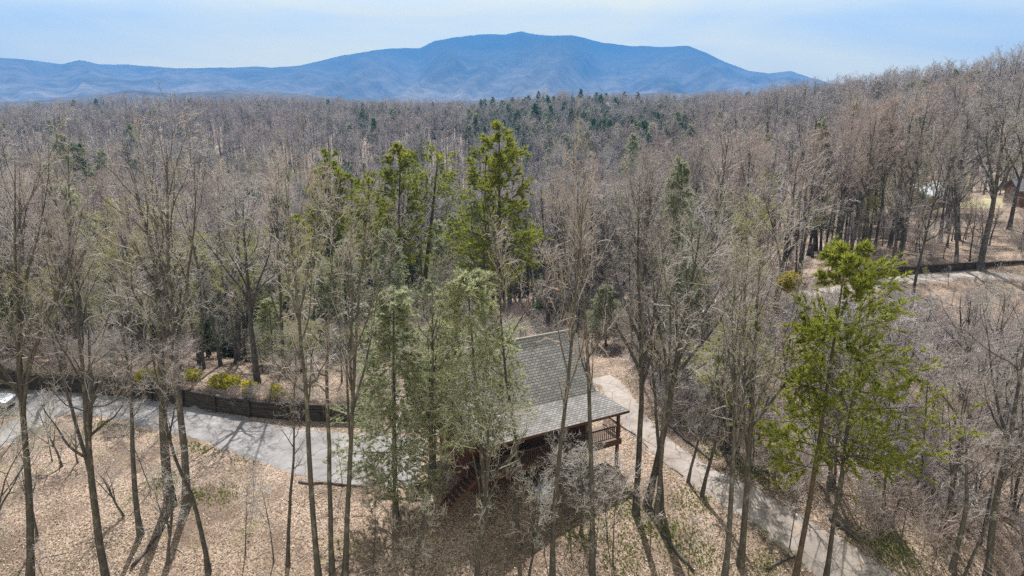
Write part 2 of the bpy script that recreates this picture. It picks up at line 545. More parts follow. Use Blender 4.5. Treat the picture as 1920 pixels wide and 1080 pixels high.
class MB:
    """collects boxes, prisms and tubes into one mesh"""
    def __init__(s): s.v, s.f = [], []
    def poly(s, pts, faces):
        o = len(s.v); s.v += [tuple(p) for p in pts]; s.f += [[i + o for i in f] for f in faces]
        return s
    def box(s, lo, hi, tf=None):
        (a, b, c), (d, e, f) = lo, hi
        pts = [(a, b, c), (d, b, c), (d, e, c), (a, e, c), (a, b, f), (d, b, f), (d, e, f), (a, e, f)]
        if tf: pts = [tf(p) for p in pts]
        return s.poly(pts, [[3, 2, 1, 0], [4, 5, 6, 7], [0, 1, 5, 4], [1, 2, 6, 5], [2, 3, 7, 6], [3, 0, 4, 7]])
    def prism(s, prof, axis_a, axis_b, tf=None):
        """profile of (x, z) points swept along y from axis_a to axis_b"""
        n = len(prof)
        pts = [(x, axis_a, z) for x, z in prof] + [(x, axis_b, z) for x, z in prof]
        if tf: pts = [tf(p) for p in pts]
        fs = [list(range(n)), list(range(2 * n - 1, n - 1, -1))] + [[i, i + n, (i + 1) % n + n, (i + 1) % n] for i in range(n)]
        return s.poly(pts, fs)
    def tube(s, path, rad, sides=8, cap=True):
        P = np.array(path, float)[None]
        R = np.full((1, len(path)), rad) if np.isscalar(rad) else np.array(rad, float)[None]
        V, Q = tubes(P, R, sides)
        fs = Q.tolist()
        if cap:
            fs += [list(range(sides))[::-1], list(range(len(V) - sides, len(V)))]
        return s.poly(V.tolist(), fs)
    def build(s, name, m, parent=None, smooth=False, bev=0.0):
        me = bpy.data.meshes.new(name)
        me.from_pydata(s.v, [], s.f)
        for mm in (m if isinstance(m, (list, tuple)) else [m]): me.materials.append(mm)
        import bmesh
        bm = bmesh.new(); bm.from_mesh(me)
        bmesh.ops.recalc_face_normals(bm, faces=bm.faces)
        if bev:
            bmesh.ops.bevel(bm, geom=bm.edges[:], offset=bev, segments=1, affect='EDGES', clamp_overlap=True)
        bm.to_mesh(me); bm.free()
        if smooth: me.polygons.foreach_set('use_smooth', np.ones(len(me.polygons), bool))
        me.update()
        return part(name, me, parent)

# ------------------------------------------------------------------ the ground
def ground_material():
    m, t, b = mat('leaf_covered_ground')
    co = t.nodes.new('ShaderNodeTexCoord').outputs['Object']
    v = node(t, 'ShaderNodeTexVoronoi', Scale=15.0)
    t.links.new(co, v.inputs['Vector'])
    sep = node(t, 'ShaderNodeSeparateColor')
    t.links.new(v.outputs['Color'], sep.inputs[0])
    leaf = ramp(t, sep.outputs[0], [(0.0, (0.075, 0.05, 0.036)), (0.3, (0.225, 0.158, 0.112)), (0.65, (0.36, 0.265, 0.195)), (1.0, (0.54, 0.435, 0.34))])
    big = noise(t, 0.22, 5, 0.65, co)
    c = mixc(t, ramp(t, big, [(0.44, (0, 0, 0)), (0.62, (0.7, 0.7, 0.7))]), leaf, (0.12, 0.082, 0.056))
    moss = noise(t, 0.35, 4, 0.7, node_map(t, co, (7, 3, 0)))
    c = mixc(t, ramp(t, moss, [(0.58, (0, 0, 0)), (0.70, (0.45, 0.45, 0.45))]), c, (0.17, 0.18, 0.05))
    t.links.new(c, b.inputs['Base Color'])
    b.inputs['Roughness'].default_value = 0.8
    hv = node(t, 'ShaderNodeMath', operation='ADD')
    t.links.new(sep.outputs[1], hv.inputs[0]); t.links.new(noise(t, 14, 4, 0.7, co), hv.inputs[1])
    bump(t, b, hv.outputs[0], 0.9, 0.07)
    return m

def node_map(t, co, loc):
    n = node(t, 'ShaderNodeMapping')
    n.inputs['Location'].default_value = loc
    t.links.new(co, n.inputs['Vector'])
    return n.outputs['Vector']

rad = np.concatenate([np.arange(4, 26, 2.0), np.arange(26, 90, 0.45), np.geomspace(90, 14000, 130)])
angs = np.radians(np.linspace(-105, 105, 420))
RR, AA = np.meshgrid(rad, angs, indexing='ij')
gx, gy = RR * np.sin(AA), RR * np.cos(AA)
gz = ground_z(gx, gy)
ni, nj = gx.shape
ii = (np.arange(ni - 1)[:, None] * nj + np.arange(nj - 1)[None, :]).ravel()
gq = np.stack([ii, ii + nj, ii + nj + 1, ii + 1], -1)
ground = structure(part('ground', mesh_np('ground', np.stack([gx, gy, gz], -1).reshape(-1, 3), [gq[:, ::-1]], [ground_material()])))

# ---- roads
def asphalt(name, a, bcol, leafy):
    m, t, b = mat(name)
    co = t.nodes.new('ShaderNodeTexCoord').outputs['Object']
    f = noise(t, 0.8, 6, 0.7, co)
    c = ramp(t, f, [(0.3, a), (0.7, bcol)])
    g = noise(t, 40, 2, 0.6, co)
    c = mixc(t, 0.35, c, ramp(t, g, [(0.3, tuple(x * 0.6 for x in a)), (0.7, tuple(x * 1.3 for x in bcol))]))
    l = noise(t, 1.6, 6, 0.75, node_map(t, co, (3, 9, 0)))
    c = mixc(t, ramp(t, l, [(0.55, (0, 0, 0)), (0.66, (leafy, leafy, leafy))]), c, (0.40, 0.31, 0.22))
    st = noise(t, 0.35, 5, 0.7, node_map(t, co, (13, 5, 0)))
    c = mixc(t, 1.0, c, ramp(t, st, [(.35, (.68, .67, .66)), (.65, (1.1, 1.1, 1.1))]), 'MULTIPLY')
    vo = node(t, 'ShaderNodeTexVoronoi', Scale=0.55)
    vo.feature = 'DISTANCE_TO_EDGE'
    wv = node(t, 'ShaderNodeVectorMath', operation='ADD'); t.links.new(co, wv.inputs[0])
    nn = node(t, 'ShaderNodeTexNoise', Scale=0.9, Detail=4); t.links.new(co, nn.inputs['Vector']); t.links.new(nn.outputs['Color'], wv.inputs[1])
    t.links.new(wv.outputs[0], vo.inputs['Vector'])
    c = mixc(t, 1.0, c, ramp(t, vo.outputs['Distance'], [(0, (.45, .45, .45)), (.025, (1, 1, 1))]), 'MULTIPLY')
    t.links.new(c, b.inputs['Base Color'])
    b.inputs['Roughness'].default_value = 0.8
    bump(t, b, g, 0.3, 0.01)
    return m

M['asphalt'] = asphalt('weathered_asphalt', (0.20, 0.19, 0.185), (0.29, 0.28, 0.275), 0.55)
M['drive'] = asphalt('leafy_driveway', (0.25, 0.215, 0.19), (0.36, 0.315, 0.28), 0.8)

def road(name, px, widths, m, n=80, lift=0.06):
    pts = polyline(base_ground, px, n)
    w = np.interp(np.linspace(0, 1, n), np.linspace(0, 1, len(widths)), widths)
    T = np.gradient(pts, axis=0); T /= np.linalg.norm(T, axis=1, keepdims=True)
    N = np.c_[-T[:, 1], T[:, 0]]
    k = 13
    s = np.linspace(-1, 1, k)
    jit = np.random.default_rng(len(name)).normal(0, 0.17, (n, 2))
    off = s[None, :] * w[:, None]
    off[:, 0] += jit[:, 0]; off[:, -1] += jit[:, 1]
    X = pts[:, None, 0] + N[:, None, 0] * off; Y = pts[:, None, 1] + N[:, None, 1] * off
    Z = ground_z(X, Y) + lift
    Z[:, 0] -= lift + 0.04; Z[:, -1] -= lift + 0.04
    i = (np.arange(n - 1)[:, None] * k + np.arange(k - 1)[None, :]).ravel()
    q = np.stack([i, i + 1, i + k + 1, i + k], -1)
    o = structure(part(name, mesh_np(name, np.stack([X, Y, Z], -1).reshape(-1, 3), [q[:, ::-1]], [m])))
    return o, pts, w

roads = []
roads.append(road('road', [(-150, 752), (-60, 756), (60, 756), (150, 757), (250, 767), (330, 785), (400, 800), (500, 828), (600, 850), (700, 860), (790, 862)], [3.2, 2.8, 2.2, 1.9, 1.9, 2.0, 2.1, 2.3, 3.0, 3.6, 3.4], M['asphalt']))
roads.append(road('driveway', [(1128, 708), (1145, 722), (1168, 752), (1205, 805), (1262, 858), (1330, 902), (1420, 950), (1500, 1008), (1580, 1062), (1700, 1150)], [1.0, 1.05, 1.1, 1.2, 1.3, 1.4, 1.5, 1.65, 1.8, 1.9], M['drive'], lift=0.08))
roads.append(road('hillside_road', [(1500, 552), (1560, 546), (1620, 538), (1680, 527), (1740, 520), (1810, 516), (1880, 514), (1990, 512), (2080, 512)], [1.9, 2.0, 2.0, 2.0], M['drive'], lift=0.08))
roads.append(road('path', [(-80, 850), (-20, 828), (30, 806), (70, 785), (110, 766)], [1.7, 1.6, 1.5, 1.2], M['asphalt'], n=30, lift=0.10))

# ---- timber retaining walls
def timber_mat():
    m, t, b = mat('weathered_timber')
    co = t.nodes.new('ShaderNodeTexCoord').outputs['Object']
    sp = node(t, 'ShaderNodeMapping'); sp.inputs['Scale'].default_value = (0.6, 0.6, 6)
    t.links.new(co, sp.inputs['Vector'])
    f = noise(t, 2.2, 5, 0.7, sp.outputs['Vector'])
    t.links.new(ramp(t, f, [(0.3, (0.025, 0.02, 0.018)), (0.7, (0.085, 0.07, 0.06))]), b.inputs['Base Color'])
    bump(t, b, f, 0.5, 0.03)
    return m
M['timber'] = timber_mat()

def retaining_wall(line, h, label, group=None):
    root = thing('retaining_wall', label, 'wall', (line[len(line) // 2][0], line[len(line) // 2][1], 0), group)
    root['kind'] = 'thing'
    org = np.array(root.location)
    T = np.gradient(line, axis=0); T /= np.linalg.norm(T, axis=1, keepdims=True)
    N = np.c_[-T[:, 1], T[:, 0]]
    zb = base_ground(line[:, 0], line[:, 1])
    r = np.random.default_rng(3)
    beams = MB()
    nc = int(round(h / 0.2))
    for k in range(nc):                                  # courses of long timbers, each a little out of line
        step = 5; s0 = r.integers(0, step)
        cuts = [0] + list(range(int(s0) + 1, len(line) - 1, step)) + [len(line) - 1]
        for a, b2 in zip(cuts[:-1], cuts[1:]):
            if b2 <= a: continue
            pa, pb = line[a], line[b2]
            fa = 1 if 0 < a < len(line) - 1 else 0.6; fb = 1 if 0 < b2 < len(line) - 1 else 0.6
            o = 0.03 * k + r.normal(0, 0.035)
            na, nb = N[a], N[b2]
            pts = []
            for (p, nn, z) in ((pa, na, zb[a]), (pb, nb, zb[b2])):
                for dn in (o, o + 0.2):
                    for dz in (0.2 * k - 0.1, 0.2 * k + 0.19 - 0.1):
                        pts.append((p[0] + nn[0] * dn - org[0], p[1] + nn[1] * dn - org[1], z + dz))
            beams.poly(pts, [[0, 1, 3, 2], [4, 6, 7, 5], [0, 4, 5, 1], [2, 3, 7, 6], [1, 5, 7, 3], [0, 2, 6, 4]])
    beams.build('timbers', M['timber'], root)
    cap = MB()
    for a in range(0, len(line) - 3, 4):
        b2 = min(a + 4, len(line) - 1)
        pts = []
        e0, e1, e2 = r.normal(0, .05, 3)
        for (p, nn, z) in ((line[a], N[a], zb[a] + e0), (line[b2], N[b2], zb[b2] + e1)):
            for dn in (0.06 + e2, 0.42 + e2):
                for dz in (0.2 * nc - 0.1, 0.2 * nc - 0.02):
                    pts.append((p[0] + nn[0] * dn - org[0], p[1] + nn[1] * dn - org[1], z + dz))
        cap.poly(pts, [[0, 1, 3, 2], [4, 6, 7, 5], [0, 4, 5, 1], [2, 3, 7, 6], [1, 5, 7, 3], [0, 2, 6, 4]])
    cap.build('cap', M['timber'], root)
    for a in range(3, len(line), 6):
        p, nn, z = line[a], N[a], zb[a]
        MB().tube([(p[0] - nn[0] * 0.08 - org[0], p[1] - nn[1] * 0.08 - org[1], z - 0.3), (p[0] + nn[0] * 0.06 - org[0], p[1] + nn[1] * 0.06 - org[1], z + h + 0.03)], 0.09, 6).build('post', M['timber'], root)
    return root

retaining_wall(wall_line, WALL_H, 'dark timber retaining wall curving along the upper edge of the road left of the cabin')
retaining_wall(wall2_line, 1.0, 'dark timber retaining wall above the hillside road up on the right')

exec_later = []
# ------------------------------------------------------------------ the cabin
def shingle_mat(name, axis, base, row=0.17):
    m, t, b = mat(name)
    co = t.nodes.new('ShaderNodeTexCoord').outputs['Object']
    sx = node(t, 'ShaderNodeSeparateXYZ'); t.links.new(co, sx.inputs[0])
    cb = node(t, 'ShaderNodeCombineXYZ')
    t.links.new(sx.outputs[0], cb.inputs[0]); t.links.new(sx.outputs[axis], cb.inputs[1])
    br = node(t, 'ShaderNodeTexBrick', Scale=1.0)
    br.inputs['Brick Width'].default_value = 0.32
    br.inputs['Row Height'].default_value = row
    br.inputs['Mortar Size'].default_value = 0.022
    br.inputs['Mortar Smooth'].default_value = 0.3
    br.inputs['Bias'].default_value = 0.0
    br.inputs['Color1'].default_value = lin(tuple(x * 0.78 for x in base))
    br.inputs['Color2'].default_value = lin(tuple(x * 1.25 for x in base))
    br.inputs['Mortar'].default_value = lin(tuple(x * 0.38 for x in base))
    t.links.new(cb.outputs[0], br.inputs['Vector'])
    f = noise(t, 0.7, 5, 0.7, co)
    c = mixc(t, 1.0, br.outputs['Color'], ramp(t, f, [(0.3, (0.8, 0.8, 0.8)), (0.7, (1.18, 1.15, 1.1))]), 'MULTIPLY')
    lf = noise(t, 5.5, 5, 0.8, co)
    c = mixc(t, ramp(t, lf, [(.60, (0, 0, 0)), (.68, (.7, .7, .7))]), c, (0.36, 0.28, 0.21))
    stn = noise(t, 1.1, 4, 0.7, node_map(t, co, (4, 8, 2)))
    c = mixc(t, ramp(t, stn, [(.55, (0, 0, 0)), (.72, (.45, .45, .45))]), c, (0.10, 0.105, 0.085))
    t.links.new(c, b.inputs['Base Color'])
    b.inputs['Roughness'].default_value = 0.8
    inv = node(t, 'ShaderNodeMath', operation='SUBTRACT'); inv.inputs[0].default_value = 1.0
    t.links.new(br.outputs['Fac'], inv.inputs[1])
    bump(t, b, inv.outputs[0], 0.6, 0.02)
    return m

def plank_mat(name, a, c2, axis=2, width=0.2):
    m, t, b = mat(name)
    co = t.nodes.new('ShaderNodeTexCoord').outputs['Object']
    sp = node(t, 'ShaderNodeSeparateXYZ'); t.links.new(co, sp.inputs[0])
    d = node(t, 'ShaderNodeMath', operation='DIVIDE'); d.inputs[1].default_value = width
    t.links.new(sp.outputs[axis], d.inputs[0])
    fr = node(t, 'ShaderNodeMath', operation='FRACT'); t.links.new(d.outputs[0], fr.inputs[0])
    gr = ramp(t, fr.outputs[0], [(0.0, (0.25, 0.25, 0.25)), (0.1, (1, 1, 1)), (0.92, (1, 1, 1)), (1.0, (0.25, 0.25, 0.25))])
    f = noise(t, 3, 5, 0.7, co)
    c = mixc(t, 1.0, ramp(t, f, [(0.3, a), (0.7, c2)]), gr, 'MULTIPLY')
    t.links.new(c, b.inputs['Base Color'])
    bump(t, b, gr, 0.5, 0.03)
    return m

M['roof_steep'] = shingle_mat('grey_shingles', 2, (0.37, 0.36, 0.365), 0.15)
M['roof_low'] = shingle_mat('porch_shingles', 1, (0.25, 0.24, 0.235), 0.16)
M['log_wall'] = plank_mat('stained_log_siding', (0.07, 0.03, 0.024), (0.125, 0.055, 0.042))
M['deck_wood'] = plank_mat('deck_boards', (0.12, 0.085, 0.065), (0.22, 0.165, 0.13), 0, 0.15)
M['wood_dark'] = simple('dark_stained_wood', (0.085, 0.05, 0.038), 0.4, 8, 0.8, 0.3)
M['fascia'] = simple('pale_drip_edge', (0.30, 0.28, 0.26), 0.2, 5, 0.6)
M['glass'], _t, _b = mat('window_glass')
_b.inputs['Base Color'].default_value = (0.02, 0.025, 0.03, 1); _b.inputs['Roughness'].default_value = 0.08; _b.inputs['Specular IOR Level'].default_value = 0.6
M['bin'] = simple('pale_blue_plastic', (0.36, 0.42, 0.52), 0.15, 3, 0.5)

def slab(mb, quad, th):
    """a sloping slab: four corners (a loop), thickened downwards along z"""
    pts = list(quad) + [(x, y, z - th) for x, y, z in quad]
    return mb.poly(pts, [[0, 1, 2, 3], [7, 6, 5, 4], [0, 4, 5, 1], [1, 5, 6, 2], [2, 6, 7, 3], [3, 7, 4, 0]])

ROT = math.radians(28.5)
CX, CY = 0.41, 43.9
cabin = thing('cabin', 'dark red log cabin with steep grey shingle roof and low porch roof among the trees', 'cabin', (CX, CY, 0))
cabin.rotation_euler = (0, 0, ROT)
cabin['kind'] = 'thing'
XL, XR = -4.9, 4.15
w = MB()
prof = [(-2.55, -1.2), (-2.55, 5.0), (0, 8.2), (2.55, 5.0), (2.55, -1.2)]
n = len(prof)
pts = [(XL, y, z) for y, z in prof] + [(XR, y, z) for y, z in prof]
w.poly(pts, [list(range(n)), list(range(2 * n - 1, n - 1, -1))] + [[i, i + n, (i + 1) % n + n, (i + 1) % n] for i in range(n)])
w.build('wall', M['log_wall'], cabin)
r_ = MB()
slab(r_, [(-5.45, -2.78, 5.02), (4.6, -2.78, 5.02), (4.6, 0.0, 8.62), (-5.45, 0.0, 8.62)], 0.16)
slab(r_, [(4.6, 2.9, 5.02), (-5.45, 2.9, 5.02), (-5.45, 0.03, 8.615), (4.6, 0.03, 8.615)], 0.16)
roof = r_.build('roof', M['roof_steep'], cabin)
rc = MB().tube([(-5.47, 0.015, 8.61), (4.62, 0.015, 8.61)], 0.085, 6).build('ridge_cap', M['fascia'], roof)
p_ = MB()
slab(p_, [(-5.3, -4.94, 4.1), (5.85, -4.94, 4.1), (4.66, -2.72, 4.99), (-5.3, -2.72, 4.99)], 0.14)
pr = p_.build('porch_roof', M['roof_low'], cabin)
MB().poly([(-5.32, -4.97, 4.11), (5.88, -4.97, 4.11), (5.88, -4.97, 3.93), (-5.32, -4.97, 3.93), (-5.32, -4.943, 4.11), (5.88, -4.943, 4.11), (5.88, -4.943, 3.93), (-5.32, -4.943, 3.93)],
          [[0, 1, 2, 3], [4, 7, 6, 5], [0, 4, 5, 1], [3, 2, 6, 7], [0, 3, 7, 4], [1, 5, 6, 2]]).build('fascia', M['wood_dark'], pr)
b_ = MB()
slab(b_, [(4.6, 4.6, 4.3), (-5.3, 4.6, 4.3), (-5.3, 2.95, 4.95), (4.6, 2.95, 4.95)], 0.14)
b_.build('porch_roof', M['roof_low'], cabin)
d_ = MB().box((-5.0, -4.75, 1.95), (5.45, -2.56, 2.06))
deck = d_.build('deck', M['deck_wood'], cabin)
j_ = MB()
for k in range(8):
    j_.box((-4.9 + k * 1.46, -4.7, 1.72), (-4.8 + k * 1.46, -2.6, 1.947))
j_.box((-5.0, -4.79, 1.66), (5.45, -4.753, 2.05))
j_.build('joists', M['wood_dark'], deck)
for x in (5.25, 2.6, -0.1, -2.6, -4.85):
    MB().box((x - 0.09, -4.66, -1.6), (x + 0.09, -4.48, 4.12)).build('post', M['wood_dark'], cabin)
rl = MB()
rl.box((-5.0, -4.72, 2.98), (5.4, -4.64, 3.06)); rl.box((-5.0, -4.70, 2.18), (5.4, -4.66, 2.24))
for k in range(66):
    rl.box((-4.95 + k * 0.158, -4.70, 2.241), (-4.91 + k * 0.158, -4.66, 2.979))
rl.box((5.36, -4.62, 2.98), (5.43, -2.6, 3.06)); rl.box((5.37, -4.62, 2.18), (5.41, -2.6, 2.24))
for k in range(12):
    rl.box((5.375, -4.55 + k * 0.158, 2.241), (5.405, -4.51 + k * 0.158, 2.979))
rl.build('railing', M['wood_dark'], cabin)
def window(x0, x1, z0, z1, y=-2.55):
    f = MB()
    f.box((x0 - .08, y - .05, z0 - .08), (x1 + .08, y + .02, z0)); f.box((x0 - .08, y - .05, z1), (x1 + .08, y + .02, z1 + .08))
    f.box((x0 - .08, y - .05, z0), (x0, y + .02, z1)); f.box((x1, y - .05, z0), (x1 + .08, y + .02, z1))
    f.box(((x0 + x1) / 2 - .02, y - .04, z0), ((x0 + x1) / 2 + .02, y + .01, z1))
    fo = f.build('window', M['wood_dark'], cabin)
    MB().box((x0, y - .02, z0), (x1, y + .01, z1)).build('pane', M['glass'], fo)
for x0, x1 in ((2.2, 3.5), (-0.6, 0.7), (-3.9, -2.6)):
    window(x0, x1, 2.9, 4.0)
window(-4.2, -2.9, 0.6, 1.5)
dr = MB().box((1.1, -2.62, 2.07), (1.95, -2.55, 4.05)).build('door', M['wood_dark'], cabin)
MB().tube([(1.2, -2.64, 3.0), (1.2, -2.70, 3.0), (1.28, -2.70, 3.0)], 0.02, 6).build('handle', M['fascia'], dr)
# stair leaning on the left end of the deck
st = MB()
for k in range(8):
    st.box((-5.1 - 0.26 * (k + 1), -4.3, 1.85 - 0.22 * k), (-5.1 - 0.26 * k, -3.3, 1.90 - 0.22 * k))
for y in (-4.34, -3.29):
    st.poly([(-5.05, y, 2.0), (-5.05, y, 1.7), (-7.3, y, -0.2), (-7.3, y, 0.1), (-5.05, y + .04, 2.0), (-5.05, y + .04, 1.7), (-7.3, y + .04, -0.2), (-7.3, y + .04, 0.1)],
            [[0, 1, 2, 3], [7, 6, 5, 4], [0, 4, 5, 1], [1, 5, 6, 2], [2, 6, 7, 3], [3, 7, 4, 0]])
st.build('stairs', M['wood_dark'], cabin)

def local(x, y):
    c, s = math.cos(ROT), math.sin(ROT)
    return CX + x * c - y * s, CY + x * s + y * c

# pale bin under the porch
bx, by = local(-0.9, -5.3)
bz = float(ground_z(bx, by))
sb = thing('storage_bin', 'pale blue lidded bin standing on the ground in front of the dark porch', 'bin', (bx, by, bz))
sb.rotation_euler = (0, 0, ROT + 0.3)
MB().poly([(-.5, -.35, -.05), (.5, -.35, -.05), (.5, .35, -.05), (-.5, .35, -.05), (-.58, -.42, .72), (.58, -.42, .72), (.58, .42, .72), (-.58, .42, .72)],
          [[3, 2, 1, 0], [4, 5, 6, 7], [0, 1, 5, 4], [1, 2, 6, 5], [2, 3, 7, 6], [3, 0, 4, 7]]).build('body', M['bin'], sb, bev=0.03)
MB().box((-.63, -.47, .722), (.63, .47, .79)).build('lid', M['bin'], sb, bev=0.025)

# ------------------------------------------------------------------ far houses
M['white_wall'] = simple('white_siding', (0.72, 0.72, 0.70), 0.08, 2, 0.7)
M['brown_wall'] = plank_mat('brown_siding', (0.10, 0.07, 0.055), (0.17, 0.125, 0.10), 2, 0.25)
M['red_wall'] = plank_mat('red_brown_siding', (0.17, 0.10, 0.08), (0.24, 0.145, 0.11), 2, 0.25)
M['white_roof'] = simple('pale_metal_roof', (0.62, 0.64, 0.68), 0.12, 2, 0.45)
M['grey_roof'] = simple('dark_grey_roof', (0.12, 0.12, 0.13), 0.3, 3, 0.8)

def house(px, py, w, d, h, rh, rot, wall, roofm, label, kind='house', lift=0.0):
    p = at(px, py)
    root = thing(kind, label, 'house', (p[0], p[1], p[2] + lift))
    root['kind'] = 'thing'
    root.rotation_euler = (0, 0, rot)
    a = MB()
    pr_ = [(-d / 2, -2.0 - lift), (d / 2, -2.0 - lift), (d / 2, h), (0, h + rh - 0.12), (-d / 2, h)]
    n = 5
    pts = [(-w / 2, y, z) for y, z in pr_] + [(w / 2, y, z) for y, z in pr_]
    a.poly(pts, [list(range(n))[::-1], list(range(n, 2 * n))] + [[i, (i + 1) % n, (i + 1) % n + n, i + n] for i in range(n)])
    a.build('wall', wall, root)
    e = 0.5
    k = rh / (d / 2)
    rf = MB()
    slab(rf, [(-w / 2 - e, -d / 2 - e, h - e * k + .1), (w / 2 + e, -d / 2 - e, h - e * k + .1), (w / 2 + e, 0, h + rh + .1), (-w / 2 - e, 0, h + rh + .1)], 0.15)
    slab(rf, [(w / 2 + e, d / 2 + e, h - e * k + .1), (-w / 2 - e, d / 2 + e, h - e * k + .1), (-w / 2 - e, 0.01, h + rh + .097), (w / 2 + e, 0.01, h + rh + .097)], 0.15)
    rf.build('roof', roofm, root)
    nwin = max(2, int(w / 3))
    for i in range(nwin):
        x = -w / 2 + (i + 0.5) * w / nwin
        f = MB().box((x - .55, -d / 2 - .05, h * .40), (x + .55, -d / 2 + .02, h * .78)).build('window', M['white_wall'], root)
        MB().box((x - .45, -d / 2 - .07, h * .43), (x + .45, -d / 2 - .045, h * .75)).build('pane', M['glass'], f)
    MB().box((w / 2 - .02, -.5, -0.3), (w / 2 + .05, .5, min(2.0, h * .8))).build('door', M['grey_roof'], root)
    return root

house(1726, 388, 7, 5, 2.6, 1.6, 0.5, M['brown_wall'], M['white_roof'], 'brown house with pale metal roof up the right hillside behind bare trees')
house(1934, 382, 6, 5, 2.4, 1.4, -0.2, M['red_wall'], M['grey_roof'], 'reddish brown house at the right edge of the photo beyond the big forked tree')
house(1487, 182, 9, 7, 3.0, 1.6, 0.2, M['white_wall'], M['white_roof'], 'small white house on the skyline where the right hill meets the mountain', lift=3)
house(1632, 196, 6, 5, 3, 1.2, -0.3, M['white_wall'], M['white_roof'], 'tiny white house half hidden in the middle of the right hillside', lift=3)
house(1760, 178, 9, 8, 3.5, 3.0, 1.3, M['brown_wall'], M['grey_roof'], 'dark gabled house near the top of the right hill', lift=4)
house(1782, 196, 10, 7, 2.6, 1.6, 0.4, M['brown_wall'], M['white_roof'], 'brown house with bright pale roof below the dark gabled house', lift=3)
house(1848, 166, 10, 7, 3, 1.8, -0.3, M['white_wall'], M['white_roof'], 'white house highest on the right hill close to the skyline', lift=4)
house(1141, 200, 13, 9, 5, 3, 0.3, M['white_wall'], M['white_roof'], 'white house among dark conifers on the middle ridge', lift=8)

# yellow lawn by the hillside houses
lp = np.array([at(px, py)[:2] for px, py in ((1800, 392), (1880, 392), (1880, 372), (1800, 374))])
def patch(name, poly, m, lift=0.05, n=14):
    s = np.linspace(0, 1, n); A, B = np.meshgrid(s, s, indexing='ij')
    X = (1 - A)[..., None] * ((1 - B)[..., None] * poly[0] + B[..., None] * poly[1]) + A[..., None] * ((1 - B)[..., None] * poly[3] + B[..., None] * poly[2])
    Z = ground_z(X[..., 0], X[..., 1]) + lift
    i = (np.arange(n - 1)[:, None] * n + np.arange(n - 1)[None, :]).ravel()
    return structure(part(name, mesh_np(name, np.c_[X.reshape(-1, 2), Z.ravel()], [np.stack([i, i + n, i + n + 1, i + 1], -1)[:, ::-1]], [m])))
M['lawn'] = simple('dry_lawn', (0.30, 0.27, 0.15), 0.3, 1.2, 0.9)
patch('lawn', lp, M['lawn'])

# ------------------------------------------------------------------ the parked car at the left edge
M['car_paint'] = simple('silver_paint', (0.50, 0.52, 0.55), 0.05, 2, 0.3, metal=0.6)
M['tyre'] = simple('tyre_rubber', (0.03, 0.03, 0.03), 0.2, 8, 0.9)
M['rim'] = simple('wheel_rim', (0.45, 0.45, 0.46), 0.1, 5, 0.35, metal=0.8)
M['lamp'] = simple('lamp_glass', (0.65, 0.66, 0.68), 0.1, 5, 0.2)
def car():
    p = at(-30, 768)
    root = thing('parked_car', 'silver car parked on the road at the left edge of the photo', 'car', (p[0], p[1], p[2] + 0.07))
    root.rotation_euler = (0, 0, math.radians(12))
    b = MB()                                             # x forward; profile x,z swept in y with tumblehome
    low = [(-2.15, .28), (-2.2, .62), (-2.05, .92), (-1.2, .98), (.75, .95), (1.7, .84), (2.12, .66), (2.18, .36), (2.05, .26)]
    n = len(low)
    secs = []
    for y, k, dz in ((-.86, .985, 0), (-.80, 1.0, .02), (.80, 1.0, .02), (.86, .985, 0)):
        secs += [(x * k, y, z + (dz if z > .5 else 0)) for x, z in low]
    fs = [list(range(n)), list(range(3 * n, 4 * n))[::-1]]
    for s in range(3):
        fs += [[s * n + i, (s + 1) * n + i, (s + 1) * n + (i + 1) % n, s * n + (i + 1) % n] for i in range(n)]
    b.poly(secs, fs)
    b.build('body', M['car_paint'], root, bev=0.03)
    cb = [(-1.75, .96), (-1.35, 1.36), (-.2, 1.44), (.75, .96)]
    pts = []
    for x, z in cb:
        y = .78 if z < 1 else .6
        pts += [(x, -y, z), (x, y, z)]
    MB().poly(pts, [[0, 1, 3, 2], [4, 5, 7, 6], [0, 2, 4, 6], [1, 7, 5, 3]]).build('windows', M['glass'], root)
    rf = MB(); slab(rf, [(-1.38, -.61, 1.385), (-.17, -.61, 1.465), (-.17, .61, 1.465), (-1.38, .61, 1.385)], .035)
    for s in (-1, 1):
        for (x0, z0, x1, z1) in ((-1.75, .96, -1.35, 1.37), (-.2, 1.44, .75, .96), (-.55, 1.42, -.55, .96)):
            y0 = .785 if z0 < 1 else .605; y1 = .785 if z1 < 1 else .605
            rf.tube([(x0, s * y0, z0), (x1, s * y1, z1)], .035, 6)
    rf.build('roof', M['car_paint'], root, bev=0)
    for x in (-1.35, 1.35):
        for s in (-1, 1):
            wv = MB().tube([(x, s * .66, .31), (x, s * .88, .31)], .32, 20).build('wheel', M['tyre'], root)
            MB().tube([(x, s * .875, .31), (x, s * .895, .31)], .2, 14).build('rim', M['rim'], wv)
    for s in (-1, 1):
        MB().box((2.02, s * .6 - .2, .62), (2.16, s * .6 + .2, .75)).build('headlight', M['lamp'], root, bev=.03)
    return root
car()

# ------------------------------------------------------------------ kinds of tree (kept out of the scene until placed)
def kind_meshes(nm, tr, lm, cr, bark, twig):
    o = len(lm[0])
    mi = np.r_[np.zeros(len(lm[1][0]), int), np.ones(len(cr[1][0]), int)]
    return (mesh_np(nm + '_trunk', tr[0], tr[1], [bark]), mesh_np(nm + '_crown', np.concatenate([lm[0], cr[0]]), [lm[1][0], cr[1][0] + o], [bark, twig], True, mi))

